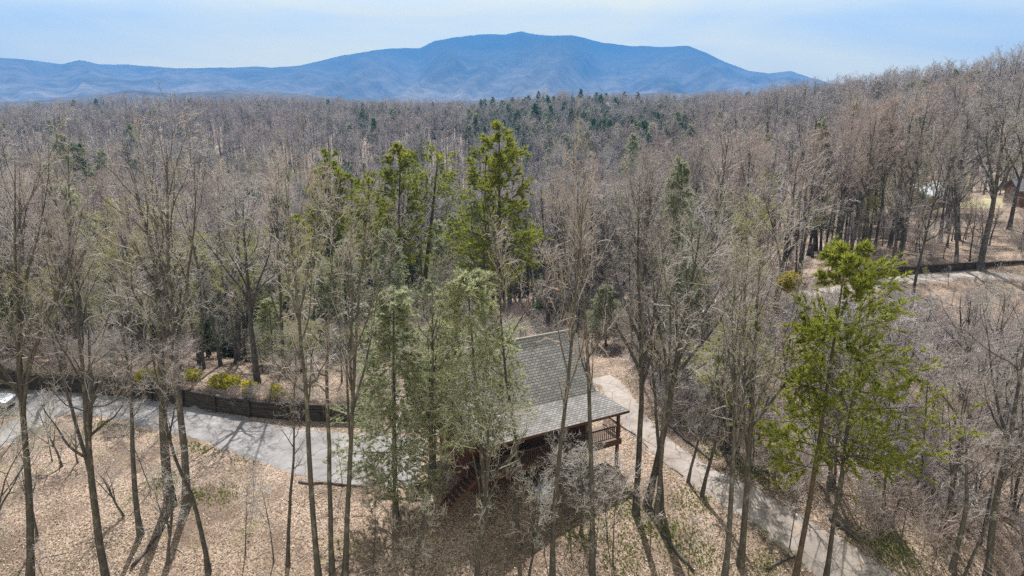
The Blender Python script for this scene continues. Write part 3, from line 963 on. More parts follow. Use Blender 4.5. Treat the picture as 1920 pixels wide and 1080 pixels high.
def kind_evergreen(nm, parts, bark, twig, needle):
    tr, wd, nd = parts
    o = len(wd[0])
    V = np.concatenate([wd[0], nd[0]])
    F = [wd[1][0]] + [f + o for f in nd[1]]
    mi = np.concatenate([np.zeros(len(wd[1][0]), int)] + [np.ones(len(f), int) for f in nd[1]])
    return (mesh_np(nm + '_trunk', tr[0], tr[1], [bark]), mesh_np(nm + '_crown', V, F, [twig, needle], True, mi))

KIND, KH, KR = {}, {}, {}
def reg(key, meshes, h, r0):
    KIND.setdefault(key, []).append(meshes); KH[key] = h; KR[key] = r0

for s in range(5):
    reg('tall', kind_meshes('tall', *bare_tree(100 + s, 20, .27, s % 2, .58, .44, 14, (28, 60), .21, 6, 4, 3, .12, .05), M['bark'], M['twig']), 20, .27)
for s in range(4):
    reg('oak', kind_meshes('oak', *bare_tree(200 + s, 20, .30, 3, .36, .42, 11, (32, 68), .25, 6, 4, 3, .10, .04), M['bark'], M['twig']), 20, .30)
for s in range(3):
    reg('pole', kind_meshes('pole', *bare_tree(300 + s, 18, .16, s % 2, .6, .48, 12, (26, 54), .15, 5, 4, 3, .13, .055), M['bark'], M['twig']), 18, .16)
for s in range(3):
    reg('low', kind_meshes('low', *bare_tree(400 + s, 10, .2, 3, .28, .34, 9, (40, 92), .34, 5, 4, 2, .02, .09, .0085, dark=False), M['bark'], M['twig_pale']), 10, .2)
for s in range(2):
    reg('sapling', kind_meshes('sapling', *bare_tree(500 + s, 6, .05, 1, .4, .35, 9, (25, 55), .2, 5, 4, 0, .10, .04), M['bark'], M['twig']), 6, .05)
for s in range(3):
    reg('red', kind_meshes('red', *bare_tree(600 + s, 17, .18, 2, .4, .40, 13, (22, 52), .20, 6, 5, 3, .14, .03, .0075), M['bark'], M['twig_red']), 17, .18)
for s in range(4):    # woods seen from afar: fewer, stouter twigs
    reg('far', kind_meshes('far', *bare_tree(700 + s, 19, .22, s % 3, .5, .42, 10, (26, 56), .25, 5, 4, 0, .12, .025, .016), M['bark'], M['twig']), 19, .22)
for s in range(2):
    reg('far_red', kind_meshes('far_red', *bare_tree(760 + s, 16, .18, 2, .45, .40, 11, (22, 52), .23, 5, 4, 0, .13, .02, .017), M['bark'], M['twig_red']), 16, .18)
for s in range(4):
    reg('fan', kind_meshes('fan', *bare_tree(240 + s, 20, .28, 4, .40, .46, 9, (22, 52), .21, 6, 4, 3, .10, .04, dark=True), M['bark'], M['twig']), 20, .28)
def budding(seed, h, r0):
    tr, lm, cr = bare_tree(seed, h, r0, 2, .4, .36, 12, (24, 58), .20, 6, 4, 2, .11, .04)
    r = np.random.default_rng(seed)
    pos = cr[0][r.integers(0, len(cr[0]), 2600)]
    V, F = tufts(r, pos, r.normal(0, 1, pos.shape), 3, .12, .06, 1.0)
    wd = join([(lm[0], lm[1][0]), (cr[0], cr[1][0])])
    return tr, wd, (V, [F])
for s in range(3):
    reg('budding', kind_evergreen('budding', budding(270 + s, 14, .13), M['bark'], M['twig'], M['bud']), 14, .13)
for s in range(3):
    reg('pine', kind_evergreen('pine', evergreen(800 + s, 20, .25, .28, 84, .20, .62, (62, 92), .05, 9, 8, 7, .38, .055, gap=.12), M['pine_bark'], M['bark'], M['pine']), 20, .25)
for s in range(2):
    reg('thin_pine', kind_evergreen('thin_pine', evergreen(830 + s, 18, .2, .36, 44, .17, .45, (55, 90), .06, 8, 7, 7, .36, .055, gap=.22), M['pine_bark'], M['bark'], M['pine']), 18, .2)
for s in range(1):
    reg('top_pine', kind_evergreen('top_pine', evergreen(850 + s, 20, .34, .62, 30, .19, .35, (45, 85), .07, 8, 8, 7, .36, .055, gap=.15), M['pine_bark'], M['twig'], M['pine']), 20, .34)
for s in range(1):
    reg('wide_pine', kind_evergreen('wide_pine', evergreen(870 + s, 20, .20, .36, 80, .27, .66, (72, 106), .03, 13, 9, 7, .36, .055, gap=.12, lo=.22, flat=.55, bias=.30), M['pine_bark'], M['bark'], M['pine']), 20, .24)
for s in range(3):
    reg('hemlock', kind_evergreen('hemlock', evergreen(900 + s, 16, .18, .14, 140, .22, .7, (70, 105), .0, 11, 8, 7, .26, .038, droop=.05, gap=.05, lo=.2), M['bark'], M['twig_pale'], M['hemlock']), 16, .18)
for s in range(1):
    reg('high_hemlock', kind_evergreen('high_hemlock', evergreen(950 + s, 16, .17, .36, 130, .21, .5, (65, 104), .0, 11, 8, 7, .26, .038, droop=.05, gap=.08, lo=.2), M['bark'], M['twig_pale'], M['hemlock']), 16, .17)
for s in range(3):
    reg('conifer', kind_evergreen('conifer', evergreen(930 + s, 18, .2, .15, 70, .19, .6, (70, 100), .02, 6, 5, 6, .6, .16, lo=.15, gap=.05), M['pine_bark'], M['bark'], M['conifer']), 18, .2)
KCOUNT = {}

def place(key, base, top, name, label, cat, group=None, width=None, spin=None, pick=None):
    """stands a tree with its foot at base and its tip at top (world points); width scales it sideways"""
    lst = KIND[key]
    i = KCOUNT.get(key, 0) if pick is None else pick
    KCOUNT[key] = KCOUNT.get(key, 0) + 1
    tr, cr = lst[i % len(lst)]
    base = np.asarray(base, float); top = np.asarray(top, float)
    ax = Vector(top - base)
    L = ax.length
    s = L / KH[key]
    wx = s if width is None else width
    root = thing(name, label, cat, tuple(base), group)
    q = Vector((0, 0, 1)).rotation_difference(ax.normalized())
    sp = rng.uniform(0, 6.28) if spin is None else spin
    root.rotation_euler = (q @ Euler((0, 0, sp)).to_quaternion()).to_euler()
    root.scale = (wx, wx, s)
    part('trunk', tr, root); part('crown', cr, root)
    return root

def pick_tree(key, bpx, tpx, name, label, cat, dpx=None, group=None, k=None, **kw):
    b = at(*bpx)
    r = ray(*tpx); f = b[1] / r[1]
    top = np.array([0, 0, CAM_H]) + r * f
    wdt = None
    if dpx:
        depth = float(project(b)[2][0])
        wdt = .64 * dpx * depth / FPX / (2 * KR[key])
    if k:
        wdt = np.linalg.norm(top - b) / KH[key] * k
    return place(key, b, top, name, label, cat, group, wdt, **kw)

T = 'tree'
heroes = [
 ('fan', (57, 1105), (76, 300), 22, 'tall bare grey tree nearest the left edge, beside the parked car'),
 ('oak', (205, 1120), (105, 470), 24, 'bare tree forking low into a wide V before the left road end'),
 ('pole', (264, 1005), (190, 560), 17, 'slim dark leaning tree between the low forked tree and the thickest trunk'),
 ('tall', (320, 945), (238, 320), 29, 'bare tree with the thickest trunk on the leafy slope below the retaining wall'),
 ('fan', (350, 950), (335, 275), 23, 'tall straight bare tree just right of the thickest trunk on the leafy slope'),
 ('pole', (392, 1075), (350, 640), 15, 'thin stem leaning left at the foot of the tallest straight tree'),
 ('tall', (598, 1095), (520, 330), 18, 'left one of three close grey trunks on the slope below the road bend'),
 ('pole', (623, 1080), (588, 370), 16, 'middle one of three close grey trunks on the slope below the road bend'),
 ('fan', (648, 1080), (700, 390), 17, 'right one of three close grey trunks on the slope, leaning towards the pines'),
 ('pole', (540, 1060), (545, 700), 12, 'short dark double stem left of the three close grey trunks'),
 ('tall', (797, 990), (848, 520), 17, 'dark trunk leaning right in front of the parking pad beside the cabin'),
 ('low', (893, 1095), (915, 750), 15, 'low spreading tree with tangled silvery branches right in front of the cabin'),
 ('pole', (972, 1030), (948, 430), 13, 'thin straight trunk crossing the left part of the cabin roof'),
 ('tall', (1036, 1090), (1046, 310), 16, 'straight trunk crossing the middle of the steep cabin roof'),
 ('tall', (1110, 1075), (1128, 350), 17, 'pale straight trunk crossing the right edge of the cabin roof'),
 ('fan', (1192, 965), (1216, 340), 20, 'tall bare tree just right of the cabin porch corner'),
 ('oak', (1212, 950), (1325, 400), 22, 'big bare tree leaning right out of the clump beside the cabin'),
 ('pole', (1230, 965), (1296, 470), 15, 'thinner stem leaning right in the clump beside the cabin'),
 ('pole', (1240, 955), (1258, 560), 13, 'shortest stem of the clump beside the cabin'),
 ('pole', (1316, 930), (1388, 560), 11, 'slim leaning tree on the near edge of the driveway'),
 ('pole', (1290, 905), (1352, 600), 9, 'thinnest leaning pole on the near edge of the driveway above the cabin clump'),
 ('fan', (1358, 1085), (1430, 480), 17, 'left one of two bare trees leaning right below the driveway'),
 ('oak', (1388, 1062), (1462, 490), 20, 'right one of two bare trees leaning right below the driveway, with big upper limbs'),
 ('tall', (1548, 1090), (1622, 640), 16, 'bare leaning trunk just right of the big green pine at the driveway'),
 ('oak', (1848, 1100), (1950, 560), 22, 'bare tree leaning out of the photo at the lower right corner'),
 ('fan', (1838, 508), (1868, 215), 20, 'big dark tree with a low left fork above the hillside road'),
 ('fan', (1590, 492), (1607, 270), 15, 'dark bare tree standing above the left end of the hillside retaining wall'),
 ('fan', (1386, 440), (1390, 215), 12, 'bare tree whose bare top rises in front of the right foot of the mountain'),
 ('fan', (1452, 430), (1443, 185), 10, 'tall thin bare tree whose top stands above the skyline right of the mountain'),
 ('fan', (1528, 470), (1540, 220), 15, 'dark bare tree with a fan of upright limbs below the small white skyline house'),
 ('fan', (1690, 450), (1688, 220), 14, 'dark bare tree with spreading fork left of the brown house with pale roof'),
 ('fan', (1795, 450), (1802, 205), 14, 'double looking dark tree standing between the two hillside houses'),
 ('tall', (1700, 640), (1745, 270), 11, 'slim bare tree in front of the hillside retaining wall'),
 ('tall', (1325, 640), (1340, 240), 14, 'tall bare tree on the bank beyond the driveway behind the cabin clump'),
]
for key, b, t_, d, lab in heroes:
    pick_tree(key, b, t_, 'bare_tree', lab, T, d)
low_ones = [
 ('low', (770, 1120), (780, 930), 9, 'small scrubby tree at the bottom edge left of the dark trunk by the parking pad'),
 ('low', (990, 1100), (985, 905), 9, 'small tangled tree at the bottom edge below the porch shadow'),
 ('low', (-30, 1140), (10, 800), 14, 'spreading low tree whose branches reach in from the left edge'),
 ('low', (70, 1010), (60, 830), 8, 'small twiggy tree behind the trunk at the left edge'),
 ('low', (1770, 1000), (1800, 690), 11, 'pale twiggy tree on the brushy bank right of the driveway'),
 ('low', (1900, 960), (1905, 690), 10, 'pale twiggy tree at the right edge above the leaning corner tree'),
 ('low', (1640, 930), (1660, 700), 8, 'small pale twiggy tree under the lower boughs of the big green pine'),
]
for key, b, t_, d, lab in low_ones:
    pick_tree(key, b, t_, 'small_tree', lab, T, d)
sap = [((1150, 1065), (1150, 880), 'slender forked sapling below the right corner of the porch shadow'),
       ((1290, 1075), (1300, 960), 'slender sapling on the mossy slope below the cabin clump'),
       ((1480, 1030), (1500, 900), 'slender sapling on the near edge of the driveway left of the big pine'),
       ((700, 1060), (705, 900), 'slender sapling on the slope right of the three close trunks'),
       ((1020, 1040), (1030, 920), 'slender sapling in the porch shadow in front of the cabin'),
       ((460, 1040), (470, 900), 'slender sapling alone on the open leafy slope')]
for b, t_, lab in sap:
    pick_tree('sapling', b, t_, 'sapling', lab, 'sapling')

for k in range(22):
    b = at(rng.uniform(-40, 760), rng.uniform(860, 1110))
    if k >= 14: b = at(rng.uniform(840, 1320), rng.uniform(960, 1110))
    key = 'sapling' if k % 3 else 'low'
    h = rng.uniform(2.5, 5.5) if key == 'sapling' else rng.uniform(3.0, 5.5)
    place(key, b, b + np.array([rng.normal(0, .5), rng.normal(0, .3), h]), 'sapling', 'leafless sapling growing on the near leafy slope at the bottom of the photo', 'sapling', 'leafless saplings on the near slope')

P_ = 'pine_tree'
pick_tree('pine', (937, 660), (940, 238), P_, 'tallest bright green pine standing behind the cabin roof', 'pine', k=.98, pick=0)
pick_tree('thin_pine', (908, 650), (905, 285), P_, 'thinner ragged pine close on the left of the tallest pine', 'pine', k=1.0)
pick_tree('pine', (745, 610), (746, 272), P_, 'bright green pine with a rounded top left of the dark bare trunked pine', 'pine', k=.95, pick=1)
pick_tree('top_pine', (790, 605), (820, 292), P_, 'pine with a long dark bare trunk and a thin crown only at the top', 'pine', k=1.0)
pick_tree('pine', (620, 600), (612, 280), P_, 'light green pine with a narrow top left of the rounded pine', 'pine', k=.85, pick=2)
pick_tree('thin_pine', (660, 600), (662, 335), P_, 'sparse green pine between the narrow topped pine and the rounded pine', 'pine', k=1.1)
pick_tree('thin_pine', (700, 620), (692, 330), P_, 'sparse green pine touching the left side of the rounded pine', 'pine', k=1.0)
pick_tree('wide_pine', (1490, 1090), (1614, 462), P_, 'big bright green pine leaning right beside the driveway', 'pine', k=.84, spin=0.2)
pick_tree('thin_pine', (1368, 850), (1378, 560), P_, 'young sparse green pine beyond the driveway left of the big leaning pine', 'pine', k=.8)
pick_tree('thin_pine', (1405, 830), (1410, 575), P_, 'young pale green pine right next to the other young pine beyond the driveway', 'pine', k=.8)

H_ = 'hemlock_tree'
pick_tree('hemlock', (742, 965), (738, 540), H_, 'pale green hemlock over the parking pad left of the cabin', 'hemlock', k=1.08, pick=0)
pick_tree('high_hemlock', (915, 985), (876, 505), H_, 'soft grey green hemlock hiding the left end of the cabin roof', 'hemlock', k=.88)
pick_tree('hemlock', (1266, 680), (1276, 300), H_, 'pale olive hemlock rising behind the clump right of the cabin', 'hemlock', k=.62)
pick_tree('high_hemlock', (815, 900), (812, 600), H_, 'small pale hemlock between the two larger hemlocks by the cabin', 'hemlock', k=.85)

evs = [
 ('conifer', (140, 450), (132, 270), 1.5, 'dark rounded evergreen on the far left above the grey woods'),
 ('hemlock', (112, 470), (110, 250), .8, 'olive evergreen top showing just left of the dark rounded evergreen'),
 ('conifer', (243, 330), (242, 233), .95, 'single dark spruce standing out of the grey woods on the left'),
 ('hemlock', (192, 400), (190, 278), .8, 'small light green evergreen between the dark rounded evergreen and the single spruce'),
 ('hemlock', (428, 560), (420, 350), .9, 'olive evergreen in the grey woods right of the tallest straight bare tree'),
 ('hemlock', (330, 640), (322, 480), 1.3, 'broad olive evergreen behind the retaining wall and the thickest trunk'),
 ('hemlock', (240, 640), (225, 470), 1.3, 'broad pale evergreen behind the retaining wall left of the thickest trunk'),
 ('thin_pine', (555, 620), (560, 410), 1.1, 'green pine on the left edge of the green stand left of the cabin'),
 ('hemlock', (590, 640), (590, 470), 1.2, 'bushy green evergreen below the narrow topped pine'),
 ('hemlock', (650, 640), (648, 450), 1.1, 'bushy green evergreen below the sparse green pines'),
 ('hemlock', (850, 620), (850, 400), .7, 'slim olive evergreen behind the dark bare trunked pine'),
 ('hemlock', (1540, 470), (1542, 225), .6, 'olive evergreen below the small white skyline house'),
 ('hemlock', (1608, 430), (1605, 190), .75, 'broad olive evergreen in the middle of the right hillside'),
 ('hemlock', (1655, 420), (1660, 205), .6, 'slim olive evergreen right of the broad one on the right hillside'),
 ('hemlock', (1722, 400), (1722, 185), .6, 'olive evergreen above the brown house with pale roof'),
 ('hemlock', (1440, 440), (1438, 250), .6, 'olive evergreen behind the tall thin tree right of the mountain'),
 ('hemlock', (1325, 440), (1322, 262), .6, 'olive evergreen in the woods below the right foot of the mountain'),
 ('hemlock', (1795, 400), (1790, 250), .8, 'olive evergreen by the yellow lawn on the right hillside'),
 ('hemlock', (1180, 420), (1186, 250), .7, 'olive evergreen in the woods left of the right hillside'),
 ('conifer', (1112, 290), (1112, 222), .9, 'dark blue green conifer left one of two low on the middle ridge'),
 ('conifer', (1144, 296), (1144, 224), .9, 'dark blue green conifer right one of two low on the middle ridge'),
 ('hemlock', (1030, 300), (1030, 230), 1.1, 'pale round evergreen below the middle ridge, above the tallest pine'),
 ('conifer', (700, 300), (700, 222), .8, 'dark conifer in the grey woods above the rounded pine'),
 ('hemlock', (655, 310), (655, 232), 1.0, 'olive evergreen in the far woods left of the dark conifer above the rounded pine'),
 ('hemlock', (790, 320), (788, 250), 1.0, 'olive evergreen in the far woods above the dark bare trunked pine'),
 ('hemlock', (1060, 330), (1060, 250), 1.3, 'olive evergreen in the woods right of the tallest pine'),
]
for key, b, t_, k_, lab in evs:
    pick_tree(key, b, t_, 'evergreen_tree', lab, 'evergreen', k=k_)

for k in range(46):
    px = rng.uniform(330, 900); b = at(px, rng.uniform(430, 655))
    h = rng.uniform(6, 14)
    place(rng.choice(['hemlock', 'hemlock', 'thin_pine']), b, b + np.array([rng.normal(0, .3), 0, h]), 'evergreen_tree', 'young green evergreen among the bare woods beyond the retaining wall and the cabin', 'evergreen', 'young evergreens beyond the retaining wall and cabin')

# conifers on the middle ridge and at the far left
ridge_px = []
for k in range(95):
    px = 880 + 400 * rng.random() ** 0.85
    py = 178 + 100 * rng.random() ** 1.1 + 0.05 * max(0, px - 1200)
    ridge_px.append((px, py))
for px, py in ridge_px:
    b = at(px, py + 22)
    if b is None or b[1] > 1200: continue
    h = rng.uniform(13, 26)
    place('conifer', b, b + np.array([rng.normal(0, .3), 0, h]), 'conifer_tree', 'dark blue green conifer among the stand on the wooded ridge below the mountain', 'conifer', 'conifers on the middle ridge', h / 18 * rng.uniform(.8, 1.15))
for k in range(14):
    px = 70 + 135 * rng.random()
    b = at(px, 206 + 5 * rng.random())
    if b is None or b[1] > 1500: continue
    h = rng.uniform(17, 24)
    place('conifer', b, b + np.array([0, 0, h]), 'conifer_tree', 'dark conifer in the row on the far left skyline below the distant mountain', 'conifer', 'conifers on the far left skyline', h / 18 * 1.1)

# mistletoe-like golden clump on a thin tree left of the big pine
def clump_mesh(nm, seed, R, n, bl, bw, m, squash=.8, k=5):
    r = np.random.default_rng(seed)
    d = r.normal(0, 1, (n, 3)); d /= np.linalg.norm(d, axis=1, keepdims=True)
    rr = R * (0.35 + 0.65 * r.random(n) ** .5) * (0.75 + 0.5 * vnoise(d[:, 0] * 2.2 + 9, d[:, 2] * 2.2 + d[:, 1] * 1.7 + 9, seed))
    p = d * rr[:, None] * np.array([1, 1, squash])
    V, F = tufts(r, p, d, k, bl, bw, .8)
    return V, F
gb = at(1472, 690)
g = pick_tree('pole', (1472, 690), (1480, 520), 'golden_topped_tree', 'thin tree with one round golden green clump at its top left of the big pine', T, 9)
gt = np.array([0, 0, CAM_H]) + ray(1480, 530) * (gb[1] / ray(1480, 530)[1])
V, F = clump_mesh('x', 5, 1.0, 420, .28, .11, None)
cl = part('golden_clump', mesh_np('golden_clump', V, [F], [M['gold']]), g)
cl.matrix_parent_inverse = Matrix.Identity(4)
bpy.context.view_layer.update()
cl.matrix_local = g.matrix_world.inverted() @ Matrix.Translation(Vector(gt))

# shrubs: yellow ones above the wall, evergreen laurel behind it
def shrub(px, py, R, m, name, label, cat, seed, group=None, bl=.22, bw=.1, n=260, squash=.75):
    b = at(px, py)
    root = thing(name, label, cat, tuple(b), group)
    r = np.random.default_rng(seed)
    P, Rd = trunk_path(r, R * .8, .05, .1, 4)
    BP, BR, t = grow(r, P, Rd, 9, .05, .9, (30, 80), lambda t, L: np.full(len(t), R * .8), 4, .1, .15, .6)
    V, F = join([tubes(P, Rd, 5), tubes(BP, BR, 4)])
    part('stem', mesh_np('shrub_stem', V, F, [M['bark']]), root)
    V, F = clump_mesh('x', seed, R, n, bl, bw, m, squash)
    part('foliage', mesh_np('shrub_foliage', V + np.array([0, 0, R * squash * .8]), [F], [m]), root)
    return root
ys = [((272, 716), .55, 'small yellow flowering shrub above the wall, leftmost of its row'), ((302, 712), .6, 'pale yellow flowering shrub second from the left above the wall'), ((362, 716), .6, 'bright yellow flowering shrub right of the tallest straight trunk above the wall'),
      ((412, 728), .65, 'bright yellow flowering shrub in the middle of the row above the wall'), ((434, 730), .7, 'fullest yellow flowering shrub above the wall'), ((468, 736), .5, 'small yellow flowering shrub right of the fullest one above the wall'), ((520, 744), .5, 'yellow flowering shrub at the right end of the row above the wall')]
for i, (p, R, lab) in enumerate(ys):
    shrub(p[0], p[1] - 4, R * 1.15, M['yellow'], 'flowering_shrub', lab, 'shrub', 50 + i, 'yellow shrubs above the retaining wall', n=170)
k = 0
for (x0, x1, y0, y1, n_) in ((60, 180, 600, 655, 7), (280, 480, 600, 668, 12), (480, 700, 590, 680, 12), (1320, 1420, 640, 760, 4), (1640, 1700, 380, 420, 3)):
    for _ in range(n_):
        k += 1
        shrub(rng.uniform(x0, x1), rng.uniform(y0, y1), rng.uniform(.8, 1.5), M['laurel'], 'laurel_shrub', 'grey green laurel bush in the shade of the bare woods' , 'shrub', 70 + k, 'laurel bushes under the bare trees', .24, .11, 420)

# ------------------------------------------------------------------ the bare woods
def off_road(x, y, pad):
    ok = np.ones(len(x), bool)
    for o, pts_, w_ in roads:
        near = (x > pts_[:, 0].min() - 8) & (x < pts_[:, 0].max() + 8) & (y > pts_[:, 1].min() - 8) & (y < pts_[:, 1].max() + 8)
        if near.any():
            d = np.abs(side_dist(pts_, x[near], y[near]))
            ok[near] &= d > w_.mean() + pad
    return ok

def zone(x, y):
    """True where the woods may stand (not the open slope, the road, the cabin, the driveway)"""
    z = ground_z(x, y)
    px, py, w_ = project(np.c_[x, y, z])
    lim = np.interp(px, [-400, 0, 250, 500, 700, 850, 1060, 1130, 1180, 1240, 1300, 1400, 1550, 1640, 1760, 1920, 2400],
                        [690, 690, 700, 722, 740, 700, 640, 660, 700, 780, 830, 880, 960, 1010, 1100, 1200, 1300])
    ok = (py < lim) & off_road(x, y, 0.7)
    c, s = math.cos(ROT), math.sin(ROT)
    lx, ly = (x - CX) * c + (y - CY) * s, -(x - CX) * s + (y - CY) * c
    ok &= ~((np.abs(lx) < 7.5) & (ly > -7) & (ly < 7))
    lawn_ = (px > 1795) & (px < 1885) & (py > 366) & (py < 398)
    return ok & ~lawn_, px, py

def scatter(r0, r1, per, half=44):
    a = math.radians(half)
    n = int(a * (r1 ** 2 - r0 ** 2) / per)
    rr = np.sqrt(rng.uniform(r0 ** 2, r1 ** 2, n)); th = rng.uniform(-a, a, n)
    return rr * np.sin(th), rr * np.cos(th)

wx, wy = map(np.concatenate, zip(scatter(30, 70, 13), scatter(70, 130, 15), scatter(130, 300, 26), scatter(300, 560, 46), scatter(560, 1060, 70)))
ok, wpx, wpy = zone(wx, wy)
ok &= ~((wpx > 1400) & (wpy > 335) & (wpy < 600) & (rng.random(len(wx)) < .5))
wx, wy, wpx, wpy = wx[ok], wy[ok], wpx[ok], wpy[ok]
wz = ground_z(wx, wy)
dist = np.hypot(wx, wy)
order = np.argsort(dist)
wx, wy, wz, wpx, wpy, dist = (v[order] for v in (wx, wy, wz, wpx, wpy, dist))
redness = fbm(wx / 30, wy / 30, 41, 3) + np.where((wpx > 1040) & (wpx < 1700) & (wpy > 330), .07, -.04)
is_red = redness > .59
N_IND = 255
def bud_share(px, py):
    return np.where((px < 930) & (py > 330), .30, np.where((px > 1280) & (px < 1480) & (py > 520), .3, .08))
CAPS = [(545, 1020, 598, 610), (1225, 1315, 660, 640), (1690, 1735, 392, 372), (1800, 1870, 400, 380), (1600, 1990, 522, 550), (1480, 1650, 555, 562)]
def cap_h(px, py, y, z, h):
    """keeps the woods in front of the pines, the houses and the hillside road as low as they are there"""
    for x0, x1, yb, yt in CAPS:
        if x0 < px < x1 and py > yb:
            r = ray(px, yt)
            h = min(h, max(2.0, CAM_H + r[2] * y / r[1] - z))
    return h
regions = [
 (lambda x, y: y > 640 and x > 1240, 'thin bare tree in the brush on the bank right of the driveway', 'bare trees on the bank right of the driveway'),
 (lambda x, y: x < 420, 'grey bare tree in the woods above the retaining wall at the left', 'bare trees above the retaining wall'),
 (lambda x, y: x < 860, 'grey bare tree in the woods around the green pines left of the cabin', 'bare trees around the green pines'),
 (lambda x, y: x < 1240, 'bare tree in the woods directly behind the cabin', 'bare trees behind the cabin'),
 (lambda x, y: x < 1560, 'bare tree in the brown woods between the cabin clump and the hillside road', 'bare trees between cabin and hillside road'),
 (lambda x, y: True, 'bare tree on the hillside around the upper road at the right', 'bare trees around the hillside road'),
]
for i in range(min(N_IND, len(wx))):
    x, y, z = wx[i], wy[i], wz[i]
    bank = wpy[i] > 640 and wpx[i] > 1240
    key = 'red' if is_red[i] else rng.choice(['tall', 'fan', 'fan', 'pole', 'oak'])
    h = rng.uniform(12, 20)
    if rng.random() < bud_share(wpx[i], wpy[i]):
        key = 'budding'; h = rng.uniform(8, 14)
    if bank:
        key = rng.choice(['pole', 'low', 'red', 'sapling']); h = rng.uniform(5, 12)
    for fn, lab, grp in regions:
        if fn(wpx[i], wpy[i]): break
    h = cap_h(wpx[i], wpy[i], y, z, h)
    s = h / KH[key]
    lean = rng.normal(0, .04, 2) * h
    nm = 'bare_tree'
    if key == 'budding':
        nm = 'budding_tree'
        lab, grp = (('small tree hazed with yellow green buds in the woods behind the retaining wall and cabin', 'budding trees behind the retaining wall and cabin') if wpx[i] < 1240 else
                    ('small tree hazed with yellow green buds in the woods right of the driveway', 'budding trees right of the driveway'))
    place(key, (x, y, z), (x + lean[0], y + lean[1], z + h), nm, lab, T, grp, s * rng.uniform(.85, 1.15))

# ---- the rest of the woods: one object, trees set out by a node tree
def scatter_object(name, kinds, pos, rot, scl, idx):
    col = bpy.data.collections.new(name + '_kinds')
    for k, meshes in enumerate(kinds):
        ms, vs, fs, mi, off, mats_ = meshes, [], [], [], 0, []
        me = bpy.data.meshes.new('%s_%02d' % (name, k))
        import bmesh
        bm = bmesh.new()
        for m_ in ms:
            st_ = len(bm.faces)
            bm.from_mesh(m_)
            bm.faces.ensure_lookup_table()
            if st_:
                for f in bm.faces[st_:]: f.material_index += 1
        bm.to_mesh(me); bm.free()
        for m_ in ms:
            for mm in m_.materials: me.materials.append(mm)
        o = bpy.data.objects.new('%s_kind_%02d' % (name, k), me)
        col.objects.link(o)
    me = bpy.data.meshes.new(name)
    me.vertices.add(len(pos))
    me.vertices.foreach_set('co', np.asarray(pos, np.float32).ravel())
    for nm, typ, arr, fld in (('rot', 'FLOAT_VECTOR', rot, 'vector'), ('scl', 'FLOAT_VECTOR', scl, 'vector'), ('kind_index', 'INT', idx, 'value')):
        at_ = me.attributes.new(nm, typ, 'POINT')
        at_.data.foreach_set(fld, np.ascontiguousarray(arr, np.float32 if typ != 'INT' else np.int32).ravel())
    me.update()
    ob = part(name, me)
    g = bpy.data.node_groups.new(name + '_nodes', 'GeometryNodeTree')
    g.interface.new_socket('Geometry', in_out='INPUT', socket_type='NodeSocketGeometry')
    g.interface.new_socket('Geometry', in_out='OUTPUT', socket_type='NodeSocketGeometry')
    gi = g.nodes.new('NodeGroupInput'); go = g.nodes.new('NodeGroupOutput')
    ci = g.nodes.new('GeometryNodeCollectionInfo')
    ci.inputs['Collection'].default_value = col
    ci.inputs['Separate Children'].default_value = True
    ci.inputs['Reset Children'].default_value = True
    ip = g.nodes.new('GeometryNodeInstanceOnPoints')
    ip.inputs['Pick Instance'].default_value = True
    def na(nm, typ):
        n_ = g.nodes.new('GeometryNodeInputNamedAttribute'); n_.data_type = typ; n_.inputs['Name'].default_value = nm
        return n_.outputs['Attribute']
    e2r = g.nodes.new('FunctionNodeEulerToRotation')
    L = g.links.new
    L(gi.outputs[0], ip.inputs['Points']); L(ci.outputs[0], ip.inputs['Instance'])
    L(na('kind_index', 'INT'), ip.inputs['Instance Index'])
    L(na('rot', 'FLOAT_VECTOR'), e2r.inputs[0]); L(e2r.outputs[0], ip.inputs['Rotation'])
    L(na('scl', 'FLOAT_VECTOR'), ip.inputs['Scale'])
    L(ip.outputs[0], go.inputs[0])
    md = ob.modifiers.new('scatter', 'NODES'); md.node_group = g
    ob['kind'] = 'stuff'
    return ob

kinds = KIND['tall'][:2] + KIND['fan'][:2] + KIND['oak'][:1] + KIND['pole'][:2] + KIND['red'] + KIND['far'] + KIND['far_red'] + KIND['conifer'][:1] + KIND['hemlock'][:1] + KIND['budding']
kh = [20] * 3 + [20] * 2 + [18] * 2 + [17] * 3 + [19] * 4 + [16] * 2 + [18] + [16] + [14] * 3
sl = slice(N_IND, None)
X, Y, Z, D, RED, PX_ = wx[sl], wy[sl], wz[sl], dist[sl], is_red[sl], wpx[sl]
qx, qy = map(np.concatenate, zip(scatter(40, 110, 12), scatter(110, 230, 26)))
okq, qpx, qpy = zone(qx, qy)
okq &= ~((qpx > 1400) & (qpy < 600) & (rng.random(len(qx)) < .35))
qx, qy, qpx, qpy = qx[okq], qy[okq], qpx[okq], qpy[okq]
n_main = len(X)
X, Y, D = np.r_[X, qx], np.r_[Y, qy], np.r_[D, np.hypot(qx, qy)]
Z = np.r_[Z, ground_z(qx, qy)]; PX_ = np.r_[PX_, qpx]; RED = np.r_[RED, rng.random(len(qx)) < .3]
wpy_all = np.r_[wpy[sl], qpy]
under = np.arange(len(X)) >= n_main
n = len(X)
near = D < 170
idx = np.where(near, np.where(RED, rng.integers(7, 10, n), rng.integers(0, 7, n)), np.where(RED, rng.integers(14, 16, n), rng.integers(10, 14, n)))
ever = rng.random(n)
grn = fbm(X / 70, Y / 70, 77, 3)
PYs = wpy_all
greenridge = (PX_ > 880) & (PX_ < 1290) & (D > 330)
